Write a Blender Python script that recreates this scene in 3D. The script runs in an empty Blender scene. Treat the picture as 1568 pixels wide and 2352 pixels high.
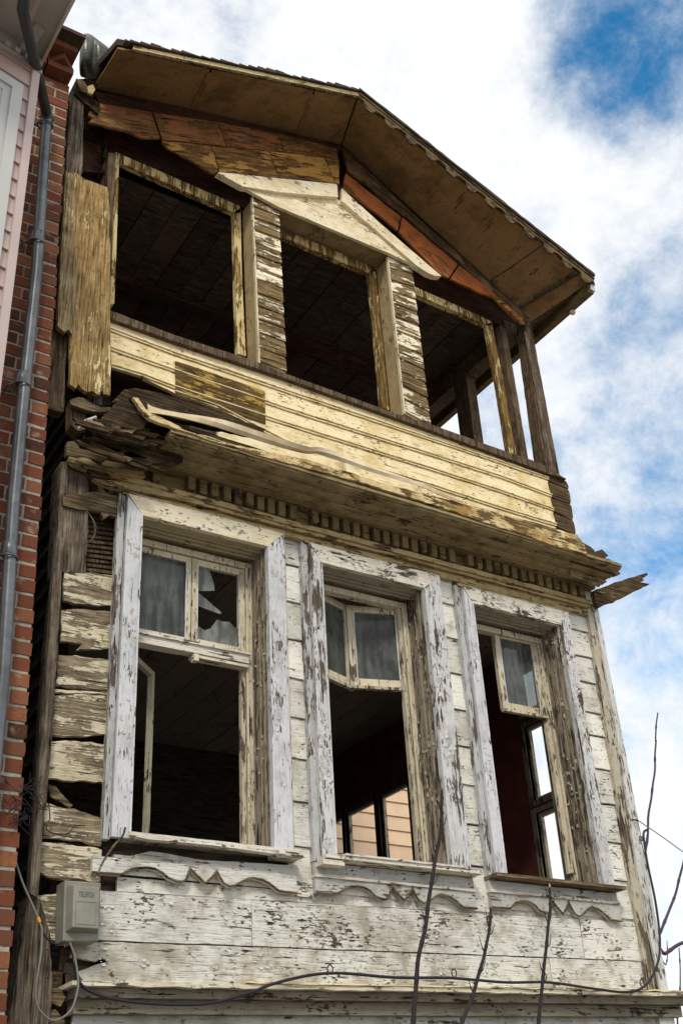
import bpy, bmesh, math, random
from mathutils import Vector, Matrix, noise
random.seed(7)
S = bpy.context.scene
C = S.collection
R = math.radians

# ------------------------------------------------------------------ camera
YAW, PITCH, ROLL = 0.58804589, 0.54177516, -0.06121529
FPX = 4598.307 / 1.7418           # focal length in units of the 1568 x 2352 survey grid
cy, sy, cp, sp = math.cos(YAW), math.sin(YAW), math.cos(PITCH), math.sin(PITCH)
FW = Vector((sy * cp, cy * cp, sp))
r0 = Vector((cy, -sy, 0)); u0 = r0.cross(FW)
cr, sr = math.cos(ROLL), math.sin(ROLL)
RT = cr * r0 + sr * u0; UP = -sr * r0 + cr * u0
cam = bpy.data.cameras.new('camera'); co = bpy.data.objects.new('camera', cam); C.objects.link(co)
cam.sensor_fit = 'VERTICAL'; cam.sensor_height = 36; cam.sensor_width = 24
cam.lens = 4598.307 / 4096 * 36
cam.clip_start = 0.05; cam.clip_end = 2000
co.matrix_world = Matrix((RT, UP, -FW)).transposed().to_4x4()
S.camera = co
GROUND = -1.6


def ray(u, v):
    return FW * FPX + RT * (u - 784.0) - UP * (v - 1175.8)


def W(u, v, Y=6.0):
    """surveyed point on the vertical plane y = Y (parallel to the facade)"""
    d = ray(u, v)
    return d * (Y / d.y)


def WX(u, v, X):
    d = ray(u, v)
    return d * (X / d.x)


# ------------------------------------------------------------------ materials
class NT:
    def __init__(s, name):
        s.m = bpy.data.materials.new(name); s.m.use_nodes = True
        s.t = s.m.node_tree; s.t.nodes.clear()

    def n(s, kind, **kw):
        nd = s.t.nodes.new(kind)
        for k, v in kw.items():
            if k.startswith('i_'):
                key = k[2:]
                key = int(key) if key.isdigit() else key.replace('_', ' ')
                if isinstance(v, bpy.types.NodeSocket): s.t.links.new(v, nd.inputs[key])
                else: nd.inputs[key].default_value = v
            else: setattr(nd, k, v)
        return nd

    def math(s, op, a, b=0.5, c=None):
        nd = s.n('ShaderNodeMath', operation=op)
        for i, v in enumerate((a, b, c)):
            if v is None: continue
            if isinstance(v, bpy.types.NodeSocket): s.t.links.new(v, nd.inputs[i])
            else: nd.inputs[i].default_value = v
        return nd.outputs[0]

    def vmath(s, op, a, b):
        nd = s.n('ShaderNodeVectorMath', operation=op)
        for i, v in enumerate((a, b)):
            if isinstance(v, bpy.types.NodeSocket): s.t.links.new(v, nd.inputs[i])
            else: nd.inputs[i].default_value = v
        return nd.outputs[0]

    def smooth(s, v, lo, hi):
        nd = s.n('ShaderNodeMapRange', interpolation_type='SMOOTHSTEP')
        s.t.links.new(v, nd.inputs[0]); nd.inputs[1].default_value = lo; nd.inputs[2].default_value = hi
        return nd.outputs[0]

    def mix(s, f, a, b):
        nd = s.n('ShaderNodeMix', data_type='RGBA')
        for i, v in ((0, f), (6, a), (7, b)):
            if isinstance(v, bpy.types.NodeSocket): s.t.links.new(v, nd.inputs[i])
            else: nd.inputs[i].default_value = v if i == 0 else (*v, 1)
        return nd.outputs[2]

    def noise(s, vec, scale, detail=4, rough=.55, dist=0):
        nd = s.n('ShaderNodeTexNoise', i_Scale=scale, i_Detail=detail, i_Roughness=rough, i_Distortion=dist)
        s.t.links.new(vec, nd.inputs['Vector'])
        return nd.outputs[0]

    def map(s, vec, scale, ang=0):
        nd = s.n('ShaderNodeMapping'); s.t.links.new(vec, nd.inputs[0])
        if ang:
            nd.inputs['Rotation'].default_value = (0, ang, 0)
            nd2 = s.n('ShaderNodeMapping'); s.t.links.new(nd.outputs[0], nd2.inputs[0]); nd = nd2
        nd.inputs['Scale'].default_value = scale
        return nd.outputs[0]

    def coords(s):
        tc = s.n('ShaderNodeTexCoord'); g = s.n('ShaderNodeNewGeometry'); oi = s.n('ShaderNodeObjectInfo')
        a = s.math('MULTIPLY', g.outputs['Random Per Island'], 37.0)
        b = s.math('MULTIPLY', oi.outputs['Random'], 23.0)
        off = s.n('ShaderNodeCombineXYZ')
        s.t.links.new(a, off.inputs[0]); s.t.links.new(b, off.inputs[1]); s.t.links.new(s.math('ADD', a, b), off.inputs[2])
        return s.vmath('ADD', tc.outputs['Object'], off.outputs[0]), g.outputs['Random Per Island'], tc.outputs['Object']

    def out(s, col, rough=.85, bump=None, dist=.005, strength=1, metal=0, spec=.3):
        p = s.n('ShaderNodeBsdfPrincipled')
        p.inputs['Metallic'].default_value = metal
        p.inputs['Specular IOR Level'].default_value = spec
        for k, v in (('Base Color', col), ('Roughness', rough)):
            if isinstance(v, bpy.types.NodeSocket): s.t.links.new(v, p.inputs[k])
            else: p.inputs[k].default_value = v if k == 'Roughness' else (*v, 1)
        if bump is not None:
            b = s.n('ShaderNodeBump'); b.inputs['Strength'].default_value = strength; b.inputs['Distance'].default_value = dist
            s.t.links.new(bump, b.inputs['Height']); s.t.links.new(b.outputs[0], p.inputs['Normal'])
        o = s.n('ShaderNodeOutputMaterial'); s.t.links.new(p.outputs[0], o.inputs[0])
        return s.m


def wood(name, axis='x', paint=(.75, .73, .68), dirt=(.42, .38, .3), w=((.025, .018, .012), (.12, .09, .06), (.26, .21, .15)),
         cover=.8, ang=0, chip=5.0, dirty=.5, bumpd=.006, band=.012, rust=.0, streak=1.0, flake=.85, nails=.8):
    """weathered timber: long grain, cracks and a paint film that has peeled off in patches"""
    t = NT(name)
    vec, ri, ob = t.coords()
    g = (.45, 8, 8) if axis == 'x' else (8, 8, .45) if axis == 'z' else (8, .45, 8)
    c = (1.3, 4, 4) if axis == 'x' else (4, 4, .9) if axis == 'z' else (4, 1.6, 4)
    fib = t.noise(t.map(vec, g, ang), 9, 6, .62)
    fine = t.noise(t.map(vec, g, ang), 26, 3, .6)
    big = t.noise(vec, 1.9, 4, .6)
    mid = t.noise(vec, 7, 5, .65, .4)
    chp = t.noise(t.map(vec, c, ang), chip * 1.5, 8, .7, .25)
    v = t.math('ADD', t.math('MULTIPLY', chp, .48), t.math('ADD', t.math('MULTIPLY', big, .30), t.math('MULTIPLY', fib, .22)))
    v = t.math('ADD', v, t.math('MULTIPLY', t.math('SUBTRACT', ri, .5), .05))
    thr = .5 + (0.5 - cover) * .30
    mask = t.smooth(v, thr - band, thr + band)
    # clusters of small flakes
    tiny = t.noise(t.map(vec, c, ang), 20, 3, .55, .15)
    clus = t.math('ADD', t.math('MULTIPLY', t.noise(vec, 4.5, 3, .6), .7), t.math('MULTIPLY', big, .3))
    fl = t.smooth(t.math('ADD', t.math('MULTIPLY', t.math('SUBTRACT', clus, .5), flake * 1.5), tiny), .715, .685)
    mask = t.math('MULTIPLY', mask, fl)
    rmp = t.n('ShaderNodeValToRGB'); t.t.links.new(t.math('ADD', t.math('MULTIPLY', fib, .7), t.math('MULTIPLY', mid, .3)), rmp.inputs[0])
    e = rmp.color_ramp.elements
    e[0].position = .34; e[0].color = (*w[0], 1); e[1].position = .66; e[1].color = (*w[2], 1)
    k = e.new(.5); k.color = (*w[1], 1)
    wcol = rmp.outputs[0]
    dm = t.math('MULTIPLY', t.smooth(t.math('ADD', t.math('MULTIPLY', mid, .55), t.math('MULTIPLY', t.noise(vec, 2.3, 3), .45)), .44, .66), dirty)
    pcol = t.mix(dm, paint, dirt)
    # fine drying cracks and brushed grain showing through the film
    ck = t.smooth(fine, .41, .34)
    pcol = t.mix(t.math('MULTIPLY', ck, .55 * streak), pcol, w[1])
    col = t.mix(mask, wcol, pcol)
    crack = t.smooth(fib, .37, .31)
    col = t.mix(t.math('MULTIPLY', crack, .75 * streak), col, tuple(q * .35 for q in w[0]))
    if rust:
        rr = t.smooth(t.noise(vec, 3.2, 5, .6), .60, .70)
        col = t.mix(t.math('MULTIPLY', rr, rust), col, (.30, .15, .04))
    # nail heads weeping rust
    if nails:
        sx = t.n('ShaderNodeSeparateXYZ'); t.t.links.new(vec, sx.inputs[0]); cx = t.n('ShaderNodeCombineXYZ'); t.t.links.new(sx.outputs[0], cx.inputs[0]); t.t.links.new(sx.outputs[2], cx.inputs[1])
        vo = t.n('ShaderNodeTexVoronoi', voronoi_dimensions='2D', i_Scale=4.2); t.t.links.new(cx.outputs[0], vo.inputs['Vector'])
        col = t.mix(t.math('MULTIPLY', t.smooth(vo.outputs['Distance'], .07, .02), .35 * nails), col, (.22, .12, .04))
        col = t.mix(t.math('MULTIPLY', t.smooth(vo.outputs['Distance'], .024, .016), nails), col, (.03, .016, .010))
    # each board has weathered a little differently
    hs = t.n('ShaderNodeHueSaturation'); t.t.links.new(col, hs.inputs['Color'])
    t.t.links.new(t.math('ADD', t.math('MULTIPLY', ri, .30), .85), hs.inputs['Value'])
    h = t.math('ADD', t.math('MULTIPLY', mask, .55), t.math('ADD', t.math('MULTIPLY', fib, .8), t.math('MULTIPLY', fine, .35)))
    h = t.math('SUBTRACT', h, t.math('MULTIPLY', crack, .6))
    return t.out(hs.outputs[0], .88, h, bumpd, .9, spec=.15)


def plain(name, col, rough=.6, var=.3, scale=12, bump=.002, metal=0, spec=.4, col2=None):
    t = NT(name); vec, ri, ob = t.coords()
    n1 = t.noise(vec, scale, 6, .65); n2 = t.noise(vec, scale * .2, 3)
    f = t.math('MULTIPLY', t.smooth(t.math('ADD', t.math('MULTIPLY', n1, .5), t.math('MULTIPLY', n2, .5)), .38, .64), 1.0)
    c2 = col2 or tuple(q * (1 - var) for q in col)
    return t.out(t.mix(f, col, c2), rough, n1, bump, .7, metal, spec)


GREYW = ((.03, .024, .018), (.13, .105, .075), (.30, .25, .18))
BROWN = ((.012, .009, .007), (.045, .032, .022), (.11, .08, .05))
OCHRE = ((.04, .02, .008), (.20, .12, .04), (.45, .31, .12))
M = {}
M['wall'] = wood('peeling white lap boards', 'x', (.755, .75, .70), (.43, .40, .32), GREYW, .88, dirty=.8, flake=.8, streak=1.2, chip=2.8)
M['wall_low'] = wood('peeling white wide boards', 'x', (.72, .72, .68), (.37, .345, .28), ((.03, .023, .016), (.12, .095, .066), (.26, .21, .15)), .80, chip=2.2, dirty=.95, bumpd=.014, flake=.9, streak=1.3)
M['wall_rough'] = wood('bare silvered boards with paint remains', 'x', (.74, .67, .50), (.44, .37, .24), ((.03, .022, .014), (.27, .22, .145), (.55, .46, .31)), .50, chip=2.0, dirty=.7, bumpd=.02)
M['casing'] = wood('blue white casing paint', 'z', (.65, .67, .71), (.42, .43, .445), ((.05, .04, .035), (.15, .125, .10), (.22, .19, .15)), .90, dirty=.8, chip=2.4, streak=.9, bumpd=.008, flake=.9, nails=.6)
M['casing_worn'] = wood('flaking blue white casing paint', 'z', (.68, .69, .71), (.44, .435, .43), ((.05, .04, .03), (.13, .105, .08), (.24, .20, .15)), .66, dirty=.6, chip=1.7, streak=.9, bumpd=.018, flake=1.0, nails=0)
M['backband'] = wood('weathered grey backband', 'z', (.52, .53, .545), (.33, .32, .30), ((.025, .02, .015), (.13, .105, .08), (.26, .21, .16)), .62, dirty=.7, chip=2.4, bumpd=.014, flake=1.0, nails=0)
M['casing_x'] = wood('cream head casing paint', 'x', (.80, .73, .56), (.60, .52, .34), GREYW, .78, dirty=.5)
M['casing_xw'] = wood('worn head casing paint', 'x', (.74, .71, .63), (.50, .45, .34), GREYW, .66, dirty=.5, chip=2.6, bumpd=.012, flake=1.0)
M['jamb'] = wood('brown grey jamb paint', 'z', (.33, .285, .22), (.21, .175, .13), ((.02, .015, .012), (.09, .07, .052), (.18, .145, .11)), .60, dirty=.6, chip=2.6, bumpd=.012)
M['sash'] = wood('sash frame paint', 'z', (.66, .60, .46), (.40, .34, .235), GREYW, .68, dirty=.7, chip=4, bumpd=.008)
M['sash_x'] = wood('sash rail paint', 'x', (.72, .67, .54), (.48, .42, .30), GREYW, .72, dirty=.5, chip=6)
M['apron'] = wood('grey white apron boards', 'x', (.50, .51, .495), (.28, .27, .235), GREYW, .78, dirty=.85, chip=3)
M['cream'] = wood('cream tongue and groove boards', 'x', (.90, .785, .51), (.66, .47, .18), ((.06, .04, .02), (.28, .20, .10), (.42, .32, .17)), .88, dirty=.85, chip=2.6, streak=1.0, rust=.6, flake=.7, bumpd=.008)
M['cream_front'] = wood('stained cornice front', 'x', (.78, .62, .34), (.40, .26, .09), ((.03, .018, .009), (.17, .11, .045), (.40, .27, .12)), .56, dirty=1.0, chip=2.0, rust=.8, bumpd=.016, flake=.9, streak=1.3)
M['cream_white'] = wood('pale cream pediment boards', 'x', (.92, .82, .60), (.66, .52, .28), ((.06, .04, .02), (.28, .20, .10), (.42, .32, .17)), .84, dirty=.8, chip=2.6, streak=1.2)
M['pier'] = wood('pier lap boards', 'x', (.90, .82, .62), (.62, .50, .30), ((.03, .02, .011), (.19, .13, .06), (.40, .29, .15)), .46, chip=1.8, dirty=.5, bumpd=.012)
M['pier_edge'] = wood('pier corner bead paint', 'z', (.80, .72, .50), (.6, .5, .3), GREYW, .85)
M['ujamb'] = wood('upper jamb boards', 'z', (.47, .365, .20), (.30, .22, .105), GREYW, .75, dirty=.7, nails=0)
M['usash'] = wood('upper frame paint', 'z', (.74, .60, .31), (.48, .33, .12), OCHRE, .50, dirty=.6, chip=2.6, bumpd=.01, nails=0)
M['usash_x'] = wood('upper head paint', 'x', (.52, .44, .24), (.38, .30, .15), GREYW, .74, dirty=.5)
M['ochre_z'] = wood('yellow weathered upright boards', 'z', (.86, .72, .38), (.60, .43, .16), ((.04, .022, .008), (.36, .235, .095), (.72, .53, .26)), .30, chip=2.0, dirty=.8, bumpd=.018, streak=1.3)
M['gable'] = wood('flaking brown gable boards', 'x', (.38, .165, .068), (.20, .088, .038), ((.03, .018, .010), (.21, .115, .05), (.58, .36, .15)), .46, ang=R(19), chip=1.8, dirty=.9, bumpd=.018)
M['gable_y'] = wood('flaking ochre gable boards', 'x', (.56, .315, .085), (.30, .15, .045), ((.022, .013, .007), (.19, .095, .035), (.52, .31, .10)), .52, ang=R(19), chip=1.8, dirty=1.0, bumpd=.018)
M['orange'] = wood('orange red gable boards', 'x', (.42, .135, .042), (.24, .08, .03), ((.07, .032, .014), (.24, .10, .042), (.56, .33, .14)), .66, ang=R(-30), dirty=1.0, chip=1.8, bumpd=.014)
M['rake'] = wood('brown rake boards', 'x', (.22, .14, .072), (.12, .075, .038), ((.02, .014, .009), (.08, .052, .03), (.22, .15, .08)), .5, ang=R(-30), dirty=.8, chip=2.4)
M['soffit'] = wood('golden brown soffit sheets', 'y', (.30, .19, .088), (.165, .10, .046), ((.05, .033, .018), (.17, .105, .05), (.34, .21, .09)), .78, dirty=1.0, chip=1.4, streak=.7, bumpd=.005, flake=.6, nails=.6)
M['fascia'] = wood('yellowed fascia board', 'x', (.74, .60, .34), (.48, .34, .14), OCHRE, .70, ang=R(19), chip=5)
M['verge'] = wood('mossy verge board', 'x', (.17, .12, .06), (.10, .07, .035), BROWN, .5, ang=R(-24), nails=0)
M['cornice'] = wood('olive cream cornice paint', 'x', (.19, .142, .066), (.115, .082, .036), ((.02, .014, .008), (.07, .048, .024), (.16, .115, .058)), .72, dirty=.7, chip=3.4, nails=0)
M['cornice_lo'] = wood('cream frieze paint', 'x', (.46, .36, .19), (.25, .185, .08), ((.02, .014, .008), (.11, .075, .036), (.26, .18, .09)), .66, dirty=.9, chip=2.6, bumpd=.012, streak=1.2)
M['moulding'] = wood('shade darkened ledge moulding', 'x', (.24, .215, .165), (.14, .12, .09), BROWN, .7, dirty=.9, chip=2.6, nails=0)  # darker colour carries the shade under the ledge
M['corner'] = wood('worn corner board', 'z', (.52, .48, .39), (.32, .28, .21), ((.03, .022, .016), (.14, .11, .08), (.30, .245, .18)), .58, dirty=.7, chip=2.0, bumpd=.014, flake=1.0)
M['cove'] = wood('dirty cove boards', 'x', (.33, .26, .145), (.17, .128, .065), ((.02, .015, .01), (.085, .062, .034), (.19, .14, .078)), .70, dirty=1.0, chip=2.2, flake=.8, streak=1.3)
M['raw_z'] = wood('raw grey posts', 'z', (.30, .25, .19), (.2, .16, .11), ((.012, .009, .007), (.13, .105, .08), (.34, .28, .21)), .2, bumpd=.02, chip=3)
M['raw_x'] = wood('raw grey timbers', 'x', (.34, .28, .19), (.2, .16, .1), ((.012, .009, .006), (.14, .105, .065), (.38, .30, .18)), .25, bumpd=.02, chip=3)
M['rot'] = wood('rotten dark timber', 'x', (.12, .085, .045), (.07, .05, .03), ((.006, .004, .003), (.045, .03, .018), (.17, .115, .055)), .3, bumpd=.02)
M['post'] = wood('brown bare studs', 'z', (.19, .135, .085), (.12, .085, .05), ((.02, .014, .009), (.10, .07, .045), (.25, .18, .115)), .35, nails=0)
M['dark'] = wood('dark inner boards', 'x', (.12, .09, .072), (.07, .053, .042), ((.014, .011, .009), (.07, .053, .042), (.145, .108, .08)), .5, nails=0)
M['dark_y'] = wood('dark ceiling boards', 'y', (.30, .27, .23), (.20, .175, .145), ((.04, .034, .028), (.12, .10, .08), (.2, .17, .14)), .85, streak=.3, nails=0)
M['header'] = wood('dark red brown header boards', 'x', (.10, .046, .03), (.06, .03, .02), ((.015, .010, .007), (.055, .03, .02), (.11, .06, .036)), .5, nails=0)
M['maroon'] = plain('faded maroon wall paper', (.20, .05, .038), .9, .5, 5)
M['patch'] = wood('unpainted sign patch', 'x', (.46, .30, .075), (.30, .19, .05), ((.02, .013, .006), (.105, .065, .025), (.22, .14, .05)), .36, chip=2.4, dirty=.6)
M['bare_end'] = wood('bare board ends', 'x', (.20, .13, .06), (.12, .08, .04), ((.015, .010, .006), (.075, .05, .026), (.16, .11, .05)), .3)
M['flash'] = plain('weathered tin strip', (.80, .70, .50), .5, .4, 9, .006, .0, .5, (.56, .43, .24))
M['tin'] = plain('crumpled grey tin', (.16, .16, .145), .38, .6, 7, .01, .7, .5, (.06, .06, .05))
M['tile'] = plain('old roof tiles', (.085, .06, .045), .9, .6, 10, .01, 0, .2, (.035, .03, .022))
M['pipe'] = plain('galvanised downpipe', (.17, .185, .20), .36, .45, 8, .002, .5, .5)
M['pipe_d'] = plain('blackened upper pipe', (.055, .06, .065), .42, .5, 8, .002, .3, .5)
M['siding'] = plain('pink lap siding', (.56, .425, .40), .55, .12, 3, .001)
M['trim'] = plain('pink white trim', (.58, .475, .455), .5, .14, 3, .001)
M['pvc'] = plain('white window profile', (.55, .56, .55), .35, .08, 3, .0005)
M['eave'] = plain('off white eave paint', (.40, .38, .355), .6, .2, 4, .001)
M['sky_pane'] = plain('pale curtain', (.58, .60, .58), .8, .12, 6, .001)
M['pink'] = plain('salmon clapboard', (.80, .58, .40), .6, .18, 3, .002)
M['box'] = plain('grey telephone plastic', (.30, .305, .265), .55, .3, 9, .0006, 0, .4, (.20, .20, .165))
M['cable'] = plain('black cable sheath', (.014, .012, .022), .45, .2, 20, .0005)
M['gcable'] = plain('grey cable sheath', (.20, .20, .185), .5, .25, 20, .0005)
M['tape'] = plain('orange tape', (.85, .36, .02), .5, .1, 20, .0005)
M['bark'] = plain('twig bark', (.026, .020, .021), .8, .5, 30, .003)
M['bark_p'] = plain('purple brown bark', (.075, .05, .115), .7, .4, 30, .003)
M['bud'] = plain('green bud', (.40, .38, .10), .6, .3, 30, .002)
M['mortar'] = plain('mortar', (.40, .375, .32), .9, .4, 40, .004)
M['ground'] = plain('street setts', (.25, .215, .175), .9, .4, 3, .02)
M['rusty'] = plain('rusty iron', (.06, .035, .02), .8, .5, 30, .002)


def brick_mat():
    t = NT('old red brick'); vec, ri, ob = t.coords()
    r = t.n('ShaderNodeValToRGB'); t.t.links.new(ri, r.inputs[0]); e = r.color_ramp.elements
    e[0].color = (.07, .03, .021, 1); e[0].position = 0
    e[1].color = (.30, .12, .055, 1); e[1].position = 1
    a = e.new(.45); a.color = (.20, .062, .032, 1)
    b = e.new(.75); b.color = (.14, .06, .038, 1)
    n1 = t.noise(vec, 40, 6, .7); n2 = t.noise(vec, 9, 4)
    col = t.mix(t.math('MULTIPLY', t.smooth(n1, .45, .68), .6), r.outputs[0], (.12, .07, .05))
    col = t.mix(t.math('MULTIPLY', t.smooth(n2, .58, .72), .5), col, (.45, .36, .28))
    return t.out(col, .92, n1, .006, .9, spec=.1)


M['brick'] = brick_mat()
M['flake'] = plain('lifted paint scraps', (.66, .66, .655), .7, .3, 30, .001, 0, .3, (.46, .44, .40))
M['flake_c'] = plain('lifted cream paint scraps', (.84, .76, .56), .7, .3, 30, .001, 0, .3, (.58, .48, .30))
M['flake_j'] = plain('lifted brown paint scraps', (.46, .41, .33), .7, .3, 30, .001, 0, .3, (.24, .20, .15))


def glass_mat(name, haze, tint):
    t = NT(name); vec, ri, ob = t.coords()
    tr = t.n('ShaderNodeBsdfTransparent'); tr.inputs[0].default_value = (.82, .86, .84, 1)
    df = t.n('ShaderNodeBsdfDiffuse'); gl = t.n('ShaderNodeBsdfGlossy'); gl.inputs['Roughness'].default_value = .06
    n1 = t.noise(vec, 6, 6, .7); n2 = t.noise(t.map(vec, (9, 9, 1.2)), 3, 4)
    f = t.math('ADD', t.math('MULTIPLY', n1, .5), t.math('MULTIPLY', n2, .5))
    t.t.links.new(t.mix(t.smooth(f, .40, .62), tuple(q * .45 for q in tint), tuple(q * 1.35 for q in tint)), df.inputs[0])
    m1 = t.n('ShaderNodeMixShader'); m1.inputs[0].default_value = haze
    t.t.links.new(tr.outputs[0], m1.inputs[1]); t.t.links.new(df.outputs[0], m1.inputs[2])
    fr = t.n('ShaderNodeFresnel'); fr.inputs[0].default_value = 1.35
    m2 = t.n('ShaderNodeMixShader'); t.t.links.new(t.math('MULTIPLY', fr.outputs[0], .8), m2.inputs[0])
    t.t.links.new(m1.outputs[0], m2.inputs[1]); t.t.links.new(gl.outputs[0], m2.inputs[2])
    o = t.n('ShaderNodeOutputMaterial'); t.t.links.new(m2.outputs[0], o.inputs[0])
    return t.m


M['glass'] = glass_mat('dusty window glass', .42, (.17, .185, .18))
M['shard'] = glass_mat('broken glass', .42, (.34, .36, .34))


# ------------------------------------------------------------------ mesh helpers
class MB:
    def __init__(s): s.v = []; s.f = []; s.sm = []; s.mi = []; s.mat2 = None

    def add(s, pts, faces, smooth=False, mi=0):
        b = len(s.v); s.v += [tuple(p) for p in pts]
        for f in faces: s.f.append([b + i for i in f]); s.sm.append(smooth); s.mi.append(mi)

    def prism(s, pts, vec):
        """front outline pushed back along vec"""
        n = len(pts); vec = Vector(vec)
        s.add(list(pts) + [Vector(p) + vec for p in pts],
              [list(range(n)), list(range(2 * n - 1, n - 1, -1))] + [[i, i + n, (i + 1) % n + n, (i + 1) % n] for i in range(n)])

    def box(s, x0, x1, y0, y1, z0, z1):
        s.prism([Vector((x0, y0, z0)), Vector((x1, y0, z0)), Vector((x1, y0, z1)), Vector((x0, y0, z1))], (0, y1 - y0, 0))

    def beam(s, a, b, w, h, upv=(0, 0, 1)):
        """box along a-b; w across, h along the up vector"""
        a = Vector(a); b = Vector(b); d = (b - a).normalized(); sd = d.cross(Vector(upv)).normalized(); uu = sd.cross(d)
        q = [a + sd * x * w / 2 + uu * y * h / 2 for x, y in ((-1, -1), (1, -1), (1, 1), (-1, 1))]
        s.prism(q, b - a)

    def tube(s, path, r, seg=8, cap=True):
        path = [Vector(p) for p in path]; n = len(path)
        rr = r if isinstance(r, (list, tuple)) else [r] * n
        rings = []; ref = None
        for i, p in enumerate(path):
            d = (path[min(i + 1, n - 1)] - path[max(i - 1, 0)]).normalized()
            if ref is None: ref = d.orthogonal().normalized()
            ref = (ref - d * ref.dot(d)).normalized(); bi = d.cross(ref)
            rings.append([p + (ref * math.cos(2 * math.pi * k / seg) + bi * math.sin(2 * math.pi * k / seg)) * rr[i] for k in range(seg)])
        pts = [q for g in rings for q in g]
        fs = [[i * seg + k, i * seg + (k + 1) % seg, (i + 1) * seg + (k + 1) % seg, (i + 1) * seg + k] for i in range(n - 1) for k in range(seg)]
        s.add(pts, fs, True)
        if cap:
            s.add(rings[0], [list(range(seg))[::-1]]); s.add(rings[-1], [list(range(seg))])

    def flakes(s, o, a, b, nrm, n, mat2, wmax=.022, lmax=.045, along=0):
        """curled scraps of paint lifting off the face o + a*s + b*t; along = 0: long side follows b"""
        s.mat2 = mat2; o, a, b, nrm = Vector(o), Vector(a), Vector(b), Vector(nrm); la, lb = a.length, b.length; ua, ub = a / la, b / lb
        k = 0
        for _ in range(n * 6):
            if k >= n: break
            p, q = random.random() * la, random.random() * lb; c_ = o + ua * p + ub * q
            if noise.noise(c_ * 5) < .05: continue
            k += 1; w_ = random.uniform(.3, 1) * wmax; l_ = random.uniform(.3, 1) * lmax; up_ = random.uniform(.004, .011)
            x, y = (ua, ub) if not along else (ub, ua); th = random.uniform(-.35, .35) + random.choice((0, math.pi)); x, y = x * math.cos(th) + y * math.sin(th), y * math.cos(th) - x * math.sin(th)
            row = lambda t, h, e: [c_ + x * (t * w_) + y * (-.5 * l_ * e + random.uniform(-.1, .1) * l_) + nrm * h, c_ + x * (t * w_) + y * (.5 * l_ * e + random.uniform(-.1, .1) * l_) + nrm * h]
            P = row(0, .0008, 1) + row(.45, up_ * .3, .9) + row(.8, up_ * .75, .7) + row(1, up_ * 1.15, .4)
            s.add(P, [[0, 1, 3, 2], [2, 3, 5, 4], [4, 5, 7, 6]], True, 1)

    def build(s, name, mat, parent=None, bevel=0):
        me = bpy.data.meshes.new(name); me.from_pydata(s.v, [], s.f)
        bm = bmesh.new(); bm.from_mesh(me); bmesh.ops.recalc_face_normals(bm, faces=bm.faces); bm.to_mesh(me); bm.free()
        for p, k, q in zip(me.polygons, s.sm, s.mi): p.use_smooth = k; p.material_index = q
        me.materials.append(M[mat] if isinstance(mat, str) else mat)
        if s.mat2: me.materials.append(M[s.mat2])
        o = bpy.data.objects.new(name, me); C.objects.link(o)
        if parent: o.parent = parent
        if bevel:
            b = o.modifiers.new('bevel', 'BEVEL'); b.width = bevel; b.segments = 2; b.limit_method = 'ANGLE'
        return o


def spline(pts, n=8):
    pts = [Vector(p) for p in pts]; out = []
    for i in range(len(pts) - 1):
        p0 = pts[max(i - 1, 0)]; p1 = pts[i]; p2 = pts[i + 1]; p3 = pts[min(i + 2, len(pts) - 1)]
        for k in range(n):
            t = k / n
            out.append(.5 * ((2 * p1) + (p2 - p0) * t + (2 * p0 - 5 * p1 + 4 * p2 - p3) * t * t + (3 * p1 - p0 - 3 * p2 + p3) * t ** 3))
    return out + [pts[-1]]


def jag(pts, amp=.004, step=.035, seed=0, freq=9.0):
    """resample an outline on a y = const plane and roughen it like broken or worn timber"""
    out = []; n = len(pts)
    for i in range(n):
        a, b = pts[i], pts[(i + 1) % n]; L = (b - a).length; k = max(1, int(L / step))
        d = (b - a) / max(L, 1e-6); nr = Vector((-d.z, 0, d.x))
        for j in range(k):
            p = a + (b - a) * (j / k)
            q = noise.noise(p * freq + Vector((seed * 3.1, 0, 0))) + .6 * noise.noise(p * freq * 3.7 + Vector((0, seed * 1.7, 5)))
            out.append(p + nr * amp * q * (1 if j else .4))
    return out


_seed = [0]


def px(pts, Y): return [W(u, v, Y) for u, v in pts]


def slab(name, pts, Y, d, mat, parent, amp=.003, step=.04, freq=9.0, bevel=0):
    """board whose face lies on the plane y = Y, thickness d"""
    _seed[0] += 1
    P = jag(px(pts, Y), amp, step, _seed[0], freq) if amp else px(pts, Y)
    m = MB(); m.prism(P, (0, d, 0))
    return m.build(name, mat, parent, bevel)


def rect(name, x0, x1, z0, z1, Y, d, mat, parent, amp=.002, step=.06, bevel=0):
    _seed[0] += 1
    P = [Vector((x0, Y, z0)), Vector((x1, Y, z0)), Vector((x1, Y, z1)), Vector((x0, Y, z1))]
    if amp: P = jag(P, amp, step, _seed[0])
    m = MB(); m.prism(P, (0, d, 0)); return m.build(name, mat, parent, bevel)


def tag(o, label=None, cat=None, group=None, kind=None):
    if label: o['label'] = label
    if cat: o['category'] = cat
    if group: o['group'] = group
    if kind: o['kind'] = kind
    return o


def thing(name, label, cat, loc=(0, 0, 0), group=None):
    o = bpy.data.objects.new(name, None); C.objects.link(o); o.empty_display_size = .2
    return tag(o, label, cat, group)


# ------------------------------------------------------------------ ground
m = MB(); m.add([(-300, -300, GROUND), (300, -300, GROUND), (300, 300, GROUND), (-300, 300, GROUND)], [[0, 1, 2, 3]])
tag(m.build('ground', 'ground'), kind='structure')

# ================================================================== DERELICT HOUSE
H = thing('wooden_house', 'derelict wooden house with peeling white and cream boards, empty windows and sagging gable roof', 'house')
XL, XR = 2.03, 6.36           # carcass, left and right
ZB, ZC, ZS = 1.10, 3.99, 5.40  # ledge, frieze, upper sill

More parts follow.
